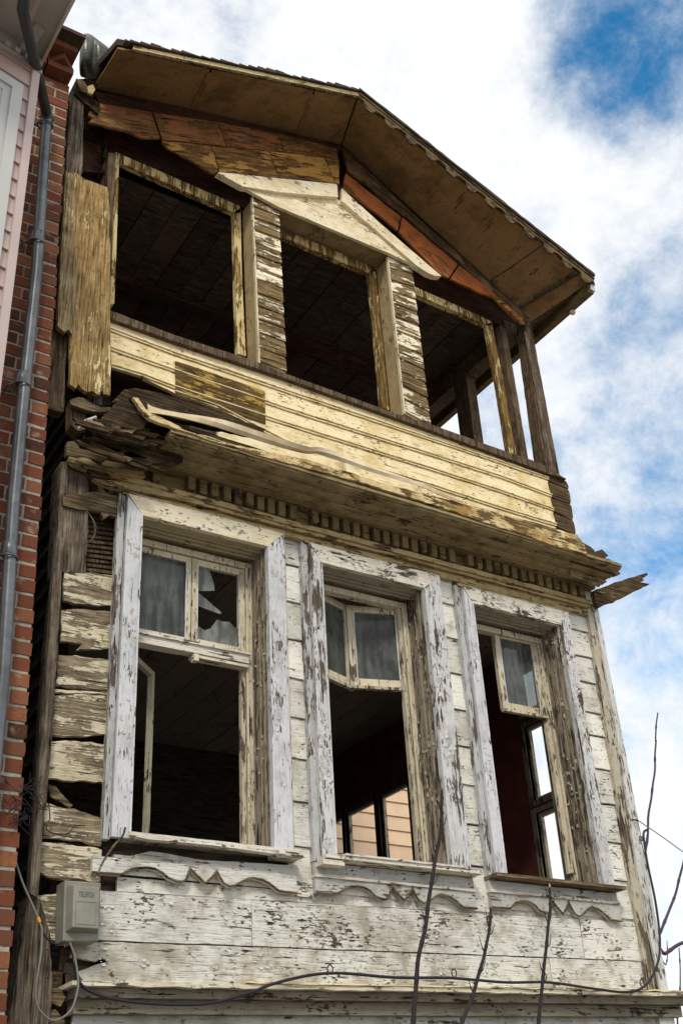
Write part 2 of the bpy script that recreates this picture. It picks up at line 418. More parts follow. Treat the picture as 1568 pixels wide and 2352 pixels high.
# ---- the three lower windows (outer casing, inner casing, heights measured on the facade)
WIN = [dict(o=(2.262, 3.475), i=(2.425, 3.333), zo=3.985, zi=3.845, zs=1.80, zl=1.835),
       dict(o=(3.612, 4.800), i=(3.762, 4.632), zo=3.968, zi=3.825, zs=1.80, zl=1.815),
       dict(o=(4.940, 6.060), i=(5.078, 5.935), zo=3.935, zi=3.80, zs=1.80, zl=1.825)]

# ---- lower wall boards between the windows
def lapwall(name, x0, x1, zs, Y, mat, parent, lean=.015, gap=.009, amp=.0035, th=.025):
    m = MB()
    for z0, z1 in zip(zs[:-1], zs[1:]):
        _seed[0] += 1
        a = .5 * gap + random.uniform(0, gap * .6)
        P = jag([Vector((x0, 0, z0 + a)), Vector((x1, 0, z0 + a + random.uniform(-.003, .003))), Vector((x1, 0, z1 - .001)), Vector((x0, 0, z1 - .001))], amp, .05, _seed[0])
        front = [Vector((p.x, Y - lean * max(0, min(1, (z1 - p.z) / (z1 - z0))), p.z)) for p in P]
        m.prism(front, (0, th, 0))
    return m.build(name, mat, parent)


ZL = [1.56, 1.855, 2.13, 2.405, 2.675, 2.945, 3.22, 3.50, 3.78, 4.06]
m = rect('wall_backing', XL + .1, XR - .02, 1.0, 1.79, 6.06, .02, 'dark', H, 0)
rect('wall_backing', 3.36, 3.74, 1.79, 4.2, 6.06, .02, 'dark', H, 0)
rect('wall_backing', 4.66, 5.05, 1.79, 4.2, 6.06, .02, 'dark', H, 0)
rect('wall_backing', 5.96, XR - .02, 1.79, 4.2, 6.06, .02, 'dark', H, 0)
lapwall('lap_boards', 3.465, 3.625, ZL, 6.0, 'wall', H)
lapwall('lap_boards', 4.775, 4.955, ZL, 6.0, 'wall', H)
lapwall('lap_boards', 6.03, 6.30, [1.60, 1.866, 2.136, 2.416, 2.683, 2.941, 3.13, 3.38, 3.602, 3.83, 4.06], 6.0, 'wall', H)
# wide boards under the windows
def longboard(zl, zr, x0, x1, mat, Y=5.985, amp=.003, h=None, name='wide_board', left=None):
    _seed[0] += 1
    z = lambda x, p: p[0] + (p[1] - p[0]) * (x - 2.3) / 4.0
    top = [Vector((x0 + (x1 - x0) * k / 4, Y, z(x0 + (x1 - x0) * k / 4, zr))) for k in range(4, -1, -1)]
    bot = [Vector((x0, Y, z(x0, zl))), Vector((x1, Y, z(x1, zl)))]
    if left: bot = [Vector((p[0], Y, p[1])) for p in left] + bot[1:]
    m = MB(); m.prism(jag(bot + top, amp, .04, _seed[0]), (0, .025, 0))
    m.flakes((x0 + .05, Y - .001, zl[0] + .05), (x1 - x0 - .1, 0, .02 * (x1 - x0)), (0, 0, zr[0] - zl[0] - .06), (0, -1, 0), int(36 * (x1 - x0)), 'flake', .016, .03, 1)
    return m.build(name, mat, H)


longboard((1.508, 1.594), (1.585, 1.625), 2.40, 3.55, 'wall', 6.0)
longboard((1.508, 1.594), (1.585, 1.625), 3.553, 6.30, 'wall', 6.0)
longboard((1.252, 1.334), (1.502, 1.588), 2.20, 3.208, 'wall_low', 5.985)
longboard((1.252, 1.334), (1.502, 1.588), 3.213, 5.715, 'wall_low', 5.987)
longboard((1.252, 1.334), (1.502, 1.588), 5.72, 6.285, 'wall', 5.984)
longboard((1.06, 1.15), (1.245, 1.327), 2.20, 5.40, 'wall_low', 5.990, left=[(2.18, 1.24), (2.16, 1.16), (2.30, 1.145), (2.33, 1.165), (2.37, 1.15), (2.30, 1.13), (2.20, 1.09), (2.25, 1.04)])
longboard((1.06, 1.15), (1.245, 1.327), 5.405, 6.285, 'wall_low', 5.988)

# broken boards left of the first window
BROKEN = [
    ([(148, 1312), (186, 1311), (222, 1317), (262, 1322), (262, 1392), (168, 1385), (145, 1379)], 'wall_rough'),
    ([(142, 1401), (183, 1398), (262, 1407), (256, 1489), (175, 1494), (189, 1477), (139, 1473)], 'wall_rough'),
    ([(135, 1504), (175, 1505), (255, 1515), (252, 1581), (189, 1580), (128, 1573)], 'wall_rough'),
    ([(126, 1583), (252, 1588), (252, 1595), (128, 1590)], 'wall_rough'),
    ([(125, 1598), (201, 1595), (250, 1598), (246, 1685), (189, 1691), (120, 1687)], 'wall_rough'),
    ([(118, 1703), (150, 1700), (246, 1710), (242, 1798), (110, 1787)], 'wall_rough'),
    ([(108, 1842), (130, 1850), (150, 1856), (172, 1857), (238, 1882), (232, 1942), (165, 1928), (100, 1922)], 'wall_rough'),
    ([(98, 1935), (150, 1937), (234, 1952), (230, 2022), (185, 2022), (112, 2015), (92, 2002)], 'wall_rough'),
    ([(87, 2057), (137, 2050), (165, 2052), (165, 2158), (118, 2156), (116, 2146), (65, 2142), (78, 2118), (64, 2100)], 'wall_rough'),
]
for k, (pts, mt) in enumerate(BROKEN):
    slab('broken_board', pts, 5.99 + .004 * (k % 2), .028, mt, H, .012, .03, 10)
slab('broken_board', [(110, 1800), (128, 1805), (168, 1850), (160, 1856), (140, 1842), (118, 1830)], 6.03, .02, 'raw_x', H, .006)
slab('inner_lath', [(185, 1150), (275, 1165), (262, 1330), (180, 1315)], 6.10, .02, 'dark', H, .003)
for k in range(13):
    v = 1182 + k * 11
    slab('inner_lath', [(192, v), (268, v + 10), (268, v + 16), (192, v + 7)], 6.08, .012, 'post', H, .003)
# corner post on the left, the leaning strip in front of it and the rotten foot
slab('corner_post', [(141, 1060), (170, 1064), (205, 1082), (203, 1180), (198, 1300), (197, 1315), (129, 1312), (132, 1230), (138, 1150)], 5.985, .16, 'raw_z', H, .012, .03, 8)
slab('cross_rail', [(146, 1138), (205, 1130), (226, 1128), (224, 1112), (232, 1114), (242, 1130), (268, 1140), (270, 1188), (252, 1182), (238, 1192), (232, 1176), (200, 1170), (146, 1160)], 5.965, .03, 'raw_x', H, .010, .03, 10)
slab('corner_strip', [(131, 1228), (146, 1236), (138, 1400), (118, 1722), (100, 1900), (87, 2062), (68, 2050), (82, 1872), (96, 1700), (118, 1400)], 5.93, .05, 'raw_z', H, .005, .04)
slab('corner_post', [(128, 1320), (145, 1320), (140, 1420), (118, 1730), (90, 2060), (72, 2060), (92, 1722), (116, 1420)], 6.04, .10, 'dark', H, .006)  # coloured dark to stand in for the shaded gap beside the brick
slab('foot_post', [(64, 2060), (92, 2064), (117, 2160), (122, 2260), (112, 2380), (8, 2390), (40, 2230)], 5.98, .14, 'raw_z', H, .012, .03, 8)
slab('foot_timber', [(112, 2230), (150, 2235), (150, 2390), (100, 2390)], 6.05, .1, 'rot', H, .01)
slab('foot_block', [(118, 2270), (138, 2268), (152, 2290), (140, 2312), (112, 2300)], 5.99, .08, 'raw_x', H, .01)
slab('foot_block', [(86, 2330), (128, 2318), (150, 2345), (138, 2392), (88, 2392)], 6.00, .08, 'raw_x', H, .01)
# dark flank wall in the gap beside the brick house
m = MB()
for k in range(56):
    z = GROUND + k * .165
    m.prism([Vector((XL + .05, 6.14, z)), Vector((XL + .02, 6.14, z + .004)), Vector((XL + .045, 6.14, z + .163))], (0, 4.2, 0))
m.build('flank_boards', 'rot', H)

# ---- right corner board
slab('corner_board', [(1341, 1352), (1366, 1362), (1371, 1392), (1400, 1545), (1434, 1722), (1484, 1990), (1534, 2277), (1490, 2277), (1452, 2060), (1400, 1721), (1372, 1550)], 5.955, .14, 'corner', H, .004, .05)
slab('corner_bead', [(1362, 1395), (1371, 1395), (1434, 1722), (1534, 2277), (1516, 2277), (1462, 1990), (1408, 1640)], 5.94, .02, wood('white corner bead', 'z', (.62, .63, .62), (.42, .40, .35), GREYW, .66), H, .004, .05)

# ---- windows
def frame4(mb, x0, x1, z0, z1, y0, y1, wl, wr, wt, wb):
    mb.box(x0, x0 + wl, y0, y1, z0, z1); mb.box(x1 - wr, x1, y0, y1, z0, z1)
    if wt: mb.box(x0 + wl, x1 - wr, y0 + .002, y1 - .002, z1 - wt, z1)
    if wb: mb.box(x0 + wl, x1 - wr, y0 + .002, y1 - .002, z0, z0 + wb)


def scallop(x0, x1, zt, zb, Y, parent, mat):
    T = [(0, 0), (.10, 0), (.13, .02), (.175, .40), (.20, .50), (.245, .60), (.285, .56), (.32, .38), (.35, .06), (.39, -.10), (.415, -.10), (.435, .05), (.455, .86), (.475, .55), (.527, -.05),
         (.56, .35), (.587, .84), (.60, .45), (.62, .05), (.65, -.10), (.68, 0), (.71, .25), (.745, .52), (.775, .58), (.82, .50), (.855, .30), (.88, .08), (.905, -.14), (.925, -.16), (1, -.16)]
    h = (zt - zb)
    bot = [Vector((x0 + (x1 - x0) * a, Y, zb + b * h * .9)) for a, b in T]
    pts = bot + [Vector((x1, Y, zt)), Vector((x0, Y, zt))]
    mb = MB(); mb.prism(pts, (0, .028, 0)); o = mb.build('scalloped_apron', mat, parent)
    rim = MB()
    ridge = [p + Vector((0, -.004, .004)) for p in bot]
    rim.tube(ridge, .007, 6); rim.build('apron_bead', 'raw_x', o)
    return o


WOBJ = []
CM = [('casing', 'casing', 'casing_x'), ('casing_worn', 'casing_worn', 'casing_xw'), ('casing', 'casing_worn', 'casing_xw')]
for n, w in enumerate(WIN):
    (xo0, xo1), (xi0, xi1), zo, zi, zs = w['o'], w['i'], w['zo'], w['zi'], w['zs']
    mb = MB()                                        # box frame behind the casing
    mb.box(xi0 - .035, xi0, 5.965, 6.30, zs, zi + .03); mb.box(xi1, xi1 + .035, 5.965, 6.30, zs, zi + .03)
    for yy in (6.00, 6.05, 6.11): mb.box(xi1 - .007, xi1 + .002, yy, yy + .014, zs + .02, zi)
    mb.flakes((xi1 - .001, 5.975, zs + .04), (0, .15, 0), (0, 0, zi - zs - .06), (-1, 0, 0), (40, 110, 110)[n], 'flake_j')
    f = mb.build('window', 'jamb', H)
    tag(f, ['first window with a crossbar, dusty pane and broken pane', 'middle window with two transom sashes hanging inward', 'last window with one small transom sash left'][n])
    hb = MB(); hb.box(xi0, xi1, 5.962, 6.30, zi + .004, zi + .034)
    for k in range(3): hb.box(xi0 + .001, xi1 - .001, 6.02 + k * .035, 6.034 + k * .035, zi - .008 - .006 * k, zi + .004)
    hb.build('head_lining', wood('head lining %d' % n, 'x', (.46, .40, .27) if n == 0 else (.40, .37, .30), (.30, .26, .17), GREYW, .8, dirty=.6), f)
    ml, mr, mh = CM[n]
    def side(pts, mat, nm='side_casing'):
        _seed[0] += 1
        mb = MB(); mb.prism(jag([Vector((x, 5.925, z)) for x, z in pts], .0025, .05, _seed[0]), (0, .04, 0))
        if nm == 'side_casing':
            xa, xb = min(p[0] for p in pts), max(p[0] for p in pts); L0 = zi - zs
            mb.flakes((xa + .01, 5.924, zs + .02), (xb - xa - .03, 0, 0), (0, 0, L0), (0, -1, 0), 26 if mat == 'casing' else 75, 'flake')
            e = pts[1][0] - .012 if xa < xi0 else pts[0][0]
            e2 = pts[2][0] - .012 if xa < xi0 else pts[3][0]
            mb.prism([Vector((e, 5.918, zs)), Vector((e + .012, 5.918, zs)), Vector((e2 + .012, 5.918, zi)), Vector((e2, 5.918, zi))], (0, .02, 0))
        else:
            mb.flakes((xi0, 5.924, zi + .01), (xi1 - xi0, 0, 0), (0, 0, .10), (0, -1, 0), (14, 24, 40)[n], 'flake', along=1)
        return mb.build(nm, mat, f)
    t0 = .05
    sk = (.024, .006, .004)[n]                      # the old frames lean a little
    side([(xo0 + t0 + sk * .5, zs - .02), (xi0 + sk * .4, zs - .02), (xi0, zi), (xo0 + t0 + .010, zo - .030)], ml)
    side([(xi1, zs - .02), (xo1 - .012, zs - .02), (xo1 - .012, zo - .01), (xi1, zi)], mr)
    side([(xi0, zi), (xi1, zi), (xo1 - .01, zo - .006), (xo0 + t0 + .008, zo - .006)], mh, 'head_casing')
    mb = MB(); mb.prism(jag([Vector((x, 5.95, z)) for x, z in ((xo0 + sk, zs - .03), (xo0 + .046 + sk * .6, zs - .03), (xo0 + .05, zo - .02), (xo0 + .002, zo))], .004, .03, 40 + n, 12), (0, .05, 0)); mb.build('backband', 'backband', f)
    rect('backband', xo1 - .01, xo1 + .012, zs - .03, zo, 5.955, .045, 'sash', f, .002)
    rect('backband', xo0 + .03, xo1 + .01, zo - .004, zo + .02, 5.94, .05, 'cornice_lo', f, .003)
    # outer frame rebate at the back of the reveal
    mb = MB()
    fx0, fx1 = xi0 + .002, xi1 - .002
    if n == 2:
        frame4(mb, fx0, fx1, zs + .02, zi - .026, 6.155, 6.22, .05, .018, .045, .03); mb.box(fx1 - .05, fx1 - .018, 6.16, 6.22, 3.06, zi - .072)
    else: frame4(mb, fx0, fx1, zs + .02, zi - .026, 6.155, 6.22, .05, .05, .045, .03)
    if n < 2: mb.box(fx1 - .075, fx1 - .05, 6.172, 6.21, zs + .05, zi - .07); mb.box(fx0 + .05, fx0 + .07, 6.172, 6.21, zs + .05, zi - .07)
    if n < 2: mb.box(fx1 - .05, fx1 - .038, 6.142, 6.16, zs + .02, zi - .07)
    mb.build('inner_frame', 'sash', f)
    WOBJ.append(f)


def sash(parent, a, b, z0, z1, w=.045, th=.035, glass='glass', zd=0, name='transom_sash', shards=None):
    """glazed leaf standing between plan points a and b; zd lifts the far end"""
    a = Vector((*a, 0)); b = Vector((*b, 0)); d = (b - a); L = d.length; d.normalize(); nrm = Vector((-d.y, d.x, 0))
    up = Vector((0, 0, 1))
    def pt(s_, z, o=0): return a + d * s_ + up * (z + zd * s_ / L) + nrm * o
    def bar(s0, s1, q0, q1, o=0, e=0):
        mb.prism([pt(s0, q0, o - e), pt(s1, q0, o - e), pt(s1, q1, o - e), pt(s0, q1, o - e)], nrm * (th + 2 * e))
    mb = MB()
    bar(0, w, z0, z1); bar(L - w, L, z0, z1); bar(w, L - w, z1 - w, z1, 0, -.003); bar(w, L - w, z0, z0 + w * 1.2, 0, -.003)
    bar(-.005, L + .005, z0 - .022, z0 - .001, -.018)      # weather bar
    fr = mb.build(name, 'sash', parent)
    if glass:
        g = MB()
        if shards:
            for sh in shards: g.prism([pt(w + (L - 2 * w) * p, z0 + w + (z1 - z0 - 2 * w) * q, th * .5) for p, q in sh], nrm * .004)
        else:
            g.prism([pt(w, z0 + w, th * .5), pt(L - w, z0 + w, th * .5), pt(L - w, z1 - w, th * .5), pt(w, z1 - w, th * .5)], nrm * .004)
        g.build('pane' if not shards else 'glass_shards', glass, fr)
        for s_ in (w, L - w):                              # putty line down each side
            pu = MB(); pu.prism([pt(s_ - .004, z0 + w, -.002), pt(s_ + .005, z0 + w, -.002), pt(s_ + .005, z1 - w, -.002), pt(s_ - .004, z1 - w, -.002)], nrm * .004)
            pu.build('putty', 'casing', fr)
    return fr


# window 1: fixed crossbar, two lights above, one inward casement below
f = WOBJ[0]
m = MB(); m.box(2.475, 3.285, 6.12, 6.20, 3.055, 3.11); m.box(2.465, 3.295, 6.105, 6.19, 3.11, 3.128); m.build('crossbar', 'casing_xw', f)
sash(f, (2.478, 6.165), (2.89, 6.165), 3.125, 3.765, .04)
sash(f, (2.885, 6.165), (3.285, 6.165), 3.125, 3.765, .045, glass='shard', shards=[
    [(0, 1), (.30, .99), (.42, .82), (.44, .72), (0, .66)], [(0, .665), (.62, .44), (.56, .42), (0, .47)],
    [(0, 0), (1, 0), (1, .27), (.92, .28), (.80, .34), (.62, .33), (.5, .34), (.34, .20), (.2, .16), (0, .22)]])
m = MB(); m.box(2.885, 3.285, 6.12, 6.19, 3.025, 3.043); m.box(2.89, 2.92, 6.11, 6.16, 3.0, 3.045); m.build('hanging_rail', 'sash_x', f)
a, b = Vector((2.49, 6.19, 0)), Vector((2.775, 6.46, 0)); dd = (b - a).normalized(); nn = Vector((-dd.y, dd.x, 0)) * .035
m = MB()
for q0, q1, z0, z1 in ((a, a + dd * .04, 1.86, 3.03), (b - dd * .032, b, 1.86, 3.03), (a + dd * .04, b - dd * .032, 2.995, 3.03), (a + dd * .04, b - dd * .032, 1.86, 1.91)):
    m.prism([q0 + Vector((0, 0, z0)), q1 + Vector((0, 0, z0)), q1 + Vector((0, 0, z1)), q0 + Vector((0, 0, z1))], nn)
m.build('open_casement', 'sash', f)
# window 2: two transom leaves folding inward
f = WOBJ[1]
sash(f, (3.815, 6.18), (4.235, 6.34), 3.13, 3.775, .05)
sash(f, (4.20, 6.31), (4.60, 6.19), 3.13, 3.765, .05)
slab('leaf_stile', [(945, 1600), (955, 1600), (990, 1972), (977, 1972)], 6.19, .03, 'sash', f, .003)
# window 3: one leaf left, a broken stile leaning below
f = WOBJ[2]
sash(f, (5.47, 6.185), (5.885, 6.175), 3.12, 3.765, .048)
slab('broken_stile', [(1253, 1660), (1262, 1662), (1290, 1830), (1316, 2004), (1306, 2006), (1280, 1830)], 6.17, .03, 'sash', f, .003)

# sills and aprons
def sill(f, pts, Y, d, mat, amp=.003): return slab('sill', pts, Y, d, mat, f, amp, .04)


SA = [('first', 2.285, 3.49), ('mid', 3.622, 4.815), ('last', 4.945, 6.078)]
for n, (nm, x0, x1) in enumerate(SA):
    f = WOBJ[n]
    ztop = (1.775, 1.775, 1.775)[n]
    mb = MB()
    if n == 0:
        mb.box(2.42, x1 - .03, 5.90, 6.15, 1.790, 1.810)
        mb.prism([Vector((2.45, 5.868, 1.775)), Vector((2.52, 5.866, 1.768)), Vector((2.9, 5.868, 1.772)), Vector((3.30, 5.87, 1.762)), Vector((3.32, 5.87, 1.776)), Vector((2.47, 5.868, 1.798))], (0, .05, 0))
        mb.box(3.33, x1 + .005, 5.86, 6.0, 1.756, 1.781)
    else:
        mb.box(x0 - .005 + (.03 if n == 1 else 0), x1 + .012, 5.86, 6.15, 1.772, 1.793)
        if n == 1:
            mb.box(x0 + .16, x1 - .13, 5.85, 6.14, 1.794, 1.806); mb.box(x0 + .01, x0 + .16, 5.87, 6.0, 1.735, 1.765)
    mb.build('sill', 'casing_xw' if n != 2 else 'raw_x', f)
    rect('sill_rail', (2.44, 3.775, 5.09)[n], (3.32, 4.62, 5.92)[n], 1.80, 1.845, 6.115, .06, 'raw_x', f, .003)
    if n == 0:
        slab('apron_board', [(262, 1962), (300, 1966), (345, 1955), (470, 1975), (684, 1988), (684, 2010), (470, 2000), (350, 1990), (265, 1975)], 5.955, .03, 'apron', f, .004)
    else:
        rect('apron_board', x0, x1, 1.672 + .012 * n, 1.765, 5.955, .03, 'apron', f, .003)
        rect('apron_strip', x0 - .005, x1 + .005, 1.664 + .012 * n, 1.68 + .012 * n, 5.94, .045, 'casing_xw', f, .002)
    rect('apron_backing', x0 + (.12 if n == 0 else .0), x1, 1.60, 1.70, 5.988, .012, 'wall', f, .001)
    scallop(x0 - (.05 if n == 0 else 0), x1 + .003, 1.675 + .012 * n, 1.582 + .004 * n, 5.952, f, 'apron' if n else 'wall_low')

# ---- ledge at first floor level and the storey under it
def strip(name, x0, x1, y0, y1, z0, z1, mat, sag=.0, amp=.004, y_in=None):
    """long moulding running along x whose front edge wobbles a little; z given at the left, rises .09 to the right"""
    mb = MB(); k = 46; _seed[0] += 1; fr = []
    rise = lambda x: .093 * (x - 2.1) / 4.45
    secs = []
    for i in range(k + 1):
        x = x0 + (x1 - x0) * i / k
        q = amp * noise.noise(Vector((x * 5, _seed[0], 0))); q2 = amp * noise.noise(Vector((x * 13, _seed[0], 4)))
        secs.append([Vector((x, y0 + q, z0 + rise(x) + q2)), Vector((x, y0 + q, z1 + rise(x) + q2)), Vector((x, y1, z1 + rise(x))), Vector((x, y1, z0 + rise(x)))])
    pts = [p for s_ in secs for p in s_]
    fs = [[i * 4 + j, i * 4 + (j + 1) % 4, i * 4 + 4 + (j + 1) % 4, i * 4 + 4 + j] for i in range(k) for j in range(4)]
    mb.add(pts, fs + [[0, 1, 2, 3], [k * 4 + 3, k * 4 + 2, k * 4 + 1, k * 4]])
    return mb.build(name, mat, H)


strip('ledge', 2.13, 6.56, 5.85, 6.05, 1.002, 1.024, 'sash_x', amp=.010)
strip('ledge_flashing', 3.1, 6.545, 5.84, 5.99, 1.026, 1.034, 'cream', amp=.012)
strip('ledge_moulding', 2.16, 6.53, 5.90, 6.05, .955, 1.0, 'moulding')
strip('ledge_moulding', 2.18, 6.50, 5.95, 6.05, .885, .953, 'moulding')
lapwall('ground_floor_boards', 2.2, 6.42, [GROUND, -1.1, -.6, -.1, .4, .99], 6.01, 'apron', H, .006)
rect('ground_floor_corner', 6.30, 6.44, GROUND, .99, 5.975, .1, 'apron', H, .003)
slab('wall_gap_board', [(150, 2210), (240, 2225), (240, 2275), (140, 2275)], 6.05, .02, 'dark', H, .003)

# ---- frieze, dentils and cove under the upper storey
K = thing('cornice', None, None); K.parent = H
def run(name, pts3, mat, amp=.003, n=40, cap=True):
    """extrude a (y,z) section along x between two 3D section lists, with wobble"""
    A, B = pts3; _seed[0] += 1; mb = MB(); k = len(A); P = []
    for i in range(n + 1):
        t = i / n
        for j in range(k):
            p = Vector(A[j]).lerp(Vector(B[j]), t)
            q = amp * noise.noise(Vector((p.x * 4, j * 2.3, _seed[0]))); q2 = amp * noise.noise(Vector((p.x * 11, j * 3.3, _seed[0] + 9)))
            P.append(p + Vector((0, q, q2)))
    fs = [[i * k + j, i * k + (j + 1) % k, (i + 1) * k + (j + 1) % k, (i + 1) * k + j] for i in range(n) for j in range(k)]
    mb.add(P, fs + [list(range(k)), list(range(n * k + k - 1, n * k - 1, -1))])
    return mb.build(name, mat, K)


def sec(x0, x1, yz0, yz1): return ([(x0, y, z) for y, z in yz0], [(x1, y, z) for y, z in yz1])
def seg(name, x0, x1, y, yb, z0l, z1l, z0r, z1r, mat, amp=.003):
    return run(name, sec(x0, x1, [(y, z0l), (y, z1l), (yb, z1l), (yb, z0l)], [(y, z0r), (y, z1r), (yb, z1r), (yb, z0r)]), mat, amp)


seg('frieze', 2.21, 6.31, 5.962, 6.05, 3.99, 4.035, 3.97, 4.03, 'cornice_lo', .006)
seg('frieze', 2.27, 6.31, 5.935, 6.05, 4.037, 4.062, 4.032, 4.055, 'cornice_lo', .006)
seg('frieze', 2.14, 6.33, 5.92, 6.05, 4.064, 4.105, 4.057, 4.095, 'cornice_lo', .006)
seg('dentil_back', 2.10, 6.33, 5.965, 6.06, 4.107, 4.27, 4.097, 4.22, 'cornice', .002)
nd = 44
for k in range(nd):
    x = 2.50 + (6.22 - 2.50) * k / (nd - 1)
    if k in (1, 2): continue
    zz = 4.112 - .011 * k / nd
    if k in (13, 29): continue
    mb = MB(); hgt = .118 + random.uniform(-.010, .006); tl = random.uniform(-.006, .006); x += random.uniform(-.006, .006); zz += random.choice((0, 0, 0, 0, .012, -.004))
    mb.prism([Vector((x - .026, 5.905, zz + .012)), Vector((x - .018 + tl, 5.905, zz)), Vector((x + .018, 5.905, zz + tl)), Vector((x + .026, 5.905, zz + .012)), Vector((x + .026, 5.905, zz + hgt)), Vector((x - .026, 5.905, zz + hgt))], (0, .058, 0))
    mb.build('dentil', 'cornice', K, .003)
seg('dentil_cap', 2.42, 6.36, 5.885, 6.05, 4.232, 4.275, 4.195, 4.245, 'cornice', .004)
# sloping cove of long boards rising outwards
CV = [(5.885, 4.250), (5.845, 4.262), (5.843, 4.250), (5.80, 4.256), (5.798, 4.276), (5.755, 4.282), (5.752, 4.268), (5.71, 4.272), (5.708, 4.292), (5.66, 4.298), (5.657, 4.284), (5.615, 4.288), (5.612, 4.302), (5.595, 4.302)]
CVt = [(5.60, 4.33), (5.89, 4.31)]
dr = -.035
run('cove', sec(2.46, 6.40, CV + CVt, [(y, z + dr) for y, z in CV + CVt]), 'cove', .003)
slab('cove_board', [(250, 1010), (330, 985), (420, 1010), (420, 1060), (390, 1072), (300, 1045)], 5.78, .02, 'rot', K, .012)
# front board of the cornice, cream where the paint holds, with a broken end
slab('cornice_front', [(305, 912), (318, 914), (335, 940), (420, 985), (545, 1023), (700, 1055), (900, 1115), (1060, 1155), (1200, 1192), (1325, 1229), (1340, 1248), (1347, 1274),
                       (1250, 1245), (1000, 1160), (820, 1105), (600, 1046), (470, 1006), (345, 962), (322, 935)], 5.585, .03, 'cream_front', K, .008, .03)
slab('cornice_front', [(1338, 1246), (1352, 1254), (1364, 1263), (1366, 1286), (1348, 1278)], 5.60, .03, 'bare_end', K, .008)
run('cornice_top', sec(2.36, 6.30, [(5.61, 4.37), (5.61, 4.40), (6.0, 4.58), (6.0, 4.55)], [(5.61, 4.28), (5.61, 4.31), (6.0, 4.52), (6.0, 4.49)]), 'rot', .004)
# rotten left end of the cornice
slab('rotten_end', [(255, 925), (285, 895), (310, 890), (420, 915), (520, 950), (610, 985), (600, 1000), (470, 975), (400, 960), (330, 938), (300, 915)], 5.66, .05, 'rot', K, .012, .03, 10)
for k, (pts, Y) in enumerate([
    ([(228, 965), (290, 905), (300, 925), (345, 960), (330, 985), (250, 990)], 5.64),
    ([(215, 990), (262, 965), (345, 985), (340, 1025), (300, 1015), (240, 1005)], 5.68),
    ([(190, 1005), (240, 1000), (345, 1030), (400, 1058), (340, 1068), (250, 1040)], 5.76),
    ([(155, 1015), (180, 1010), (232, 1022), (238, 1035), (330, 1060), (330, 1068), (250, 1050), (232, 1060), (195, 1048), (153, 1046)], 5.88),
    ([(160, 1040), (195, 1046), (240, 1075), (330, 1082), (335, 1094), (245, 1086), (200, 1070), (155, 1058)], 5.885),
    ([(214, 1098), (300, 1110), (420, 1135), (470, 1150), (470, 1160), (330, 1130), (238, 1112)], 5.925),
    ([(205, 1093), (250, 1090), (300, 1100), (240, 1098)], 5.94),
    ([(160, 920), (180, 912), (235, 935), (255, 935), (258, 945), (215, 945), (165, 930)], 5.80)]):
    slab('rotten_end', pts, Y, .04, ('rot', 'rot', 'rot', 'raw_x', 'cornice_lo', 'cornice_lo', 'raw_x', 'raw_x')[k], K, .010, .03, 11)
for k in range(22):
    u0 = 165 + 14 * (k % 9) + random.uniform(-12, 12); v0 = 948 + 6.2 * k + random.uniform(-5, 5) - .20 * (u0 - 200); L_ = random.uniform(60, 170); sl = random.uniform(.22, .40); h_ = random.uniform(4, 10)
    if v0 + sl * L_ > 1080: L_ = max(40, (1080 - v0) / sl)
    pts = [(u0, v0), (u0 + L_ * .5, v0 + sl * L_ * .5 - 1), (u0 + L_, v0 + sl * L_ + random.uniform(-4, 4)), (u0 + L_ * .92, v0 + sl * L_ * .92 + h_), (u0 + L_ * .4, v0 + sl * L_ * .4 + h_ * 1.1), (u0 + random.uniform(4, 18), v0 + h_ + 3), (u0 + random.uniform(-6, 6), v0 + h_ * .6)]
    slab('splinter', pts, 5.62 + .010 * k, .02, ('rot', 'rot', 'raw_x', 'rot', 'bare_end')[k % 5], K, .007, .025, 14)
# splinters beyond the right corner
for pts, Y, mt in [([(1363, 1268), (1381, 1261), (1396, 1276), (1384, 1284), (1370, 1292)], 5.66, 'bare_end'),
                   ([(1300, 1262), (1370, 1290), (1422, 1314), (1424, 1318), (1412, 1322), (1378, 1312), (1310, 1290)], 5.70, 'bare_end'),
                   ([(1310, 1285), (1378, 1312), (1399, 1327), (1386, 1330), (1393, 1336), (1376, 1336), (1380, 1341), (1362, 1342), (1310, 1320)], 5.78, 'cove'),
                   ([(1362, 1356), (1400, 1342), (1440, 1328), (1484, 1315), (1487, 1320), (1474, 1328), (1478, 1332), (1440, 1342), (1400, 1360), (1365, 1374)], 5.93, 'bare_end'),
                   ([(1364, 1372), (1405, 1358), (1455, 1334), (1492, 1341), (1460, 1356), (1430, 1372), (1412, 1378), (1410, 1382), (1395, 1386), (1373, 1396)], 5.90, 'bare_end')]:
    slab('splinter', pts, Y, .03, mt, K, .006, .03, 12)
# loose tin strip curling off the cornice
path = [W(340, 936, 5.60), W(360, 941, 5.58), (W(420, 953, 5.57)), W(490, 968, 5.56), W(545, 985, 5.56), W(620, 1010, 5.56), W(700, 1034, 5.57), W(745, 1038, 5.58), W(850, 1075, 5.57), W(960, 1110, 5.57), W(1030, 1140, 5.565), W(1062, 1152, 5.57)]
sp_ = spline(path, 6); mb = MB(); nsp = len(sp_); PT = []
for i, p in enumerate(sp_):
    t = i / (nsp - 1); wv = .075 * (1 - .5 * t) + .010 * noise.noise(p * 6); an_ = 1.25 + .6 * noise.noise(p * 2.3) + .5 * math.sin(t * 9)
    e = Vector((0, -math.cos(an_), math.sin(an_))); q = Vector((0, math.sin(an_), math.cos(an_)))
    PT += [p - e * wv * .5, p - q * .006, p + e * wv * .5 + q * .010, p + e * wv * .42 + q * .016, p + q * .004, p - e * wv * .5 + q * .005]
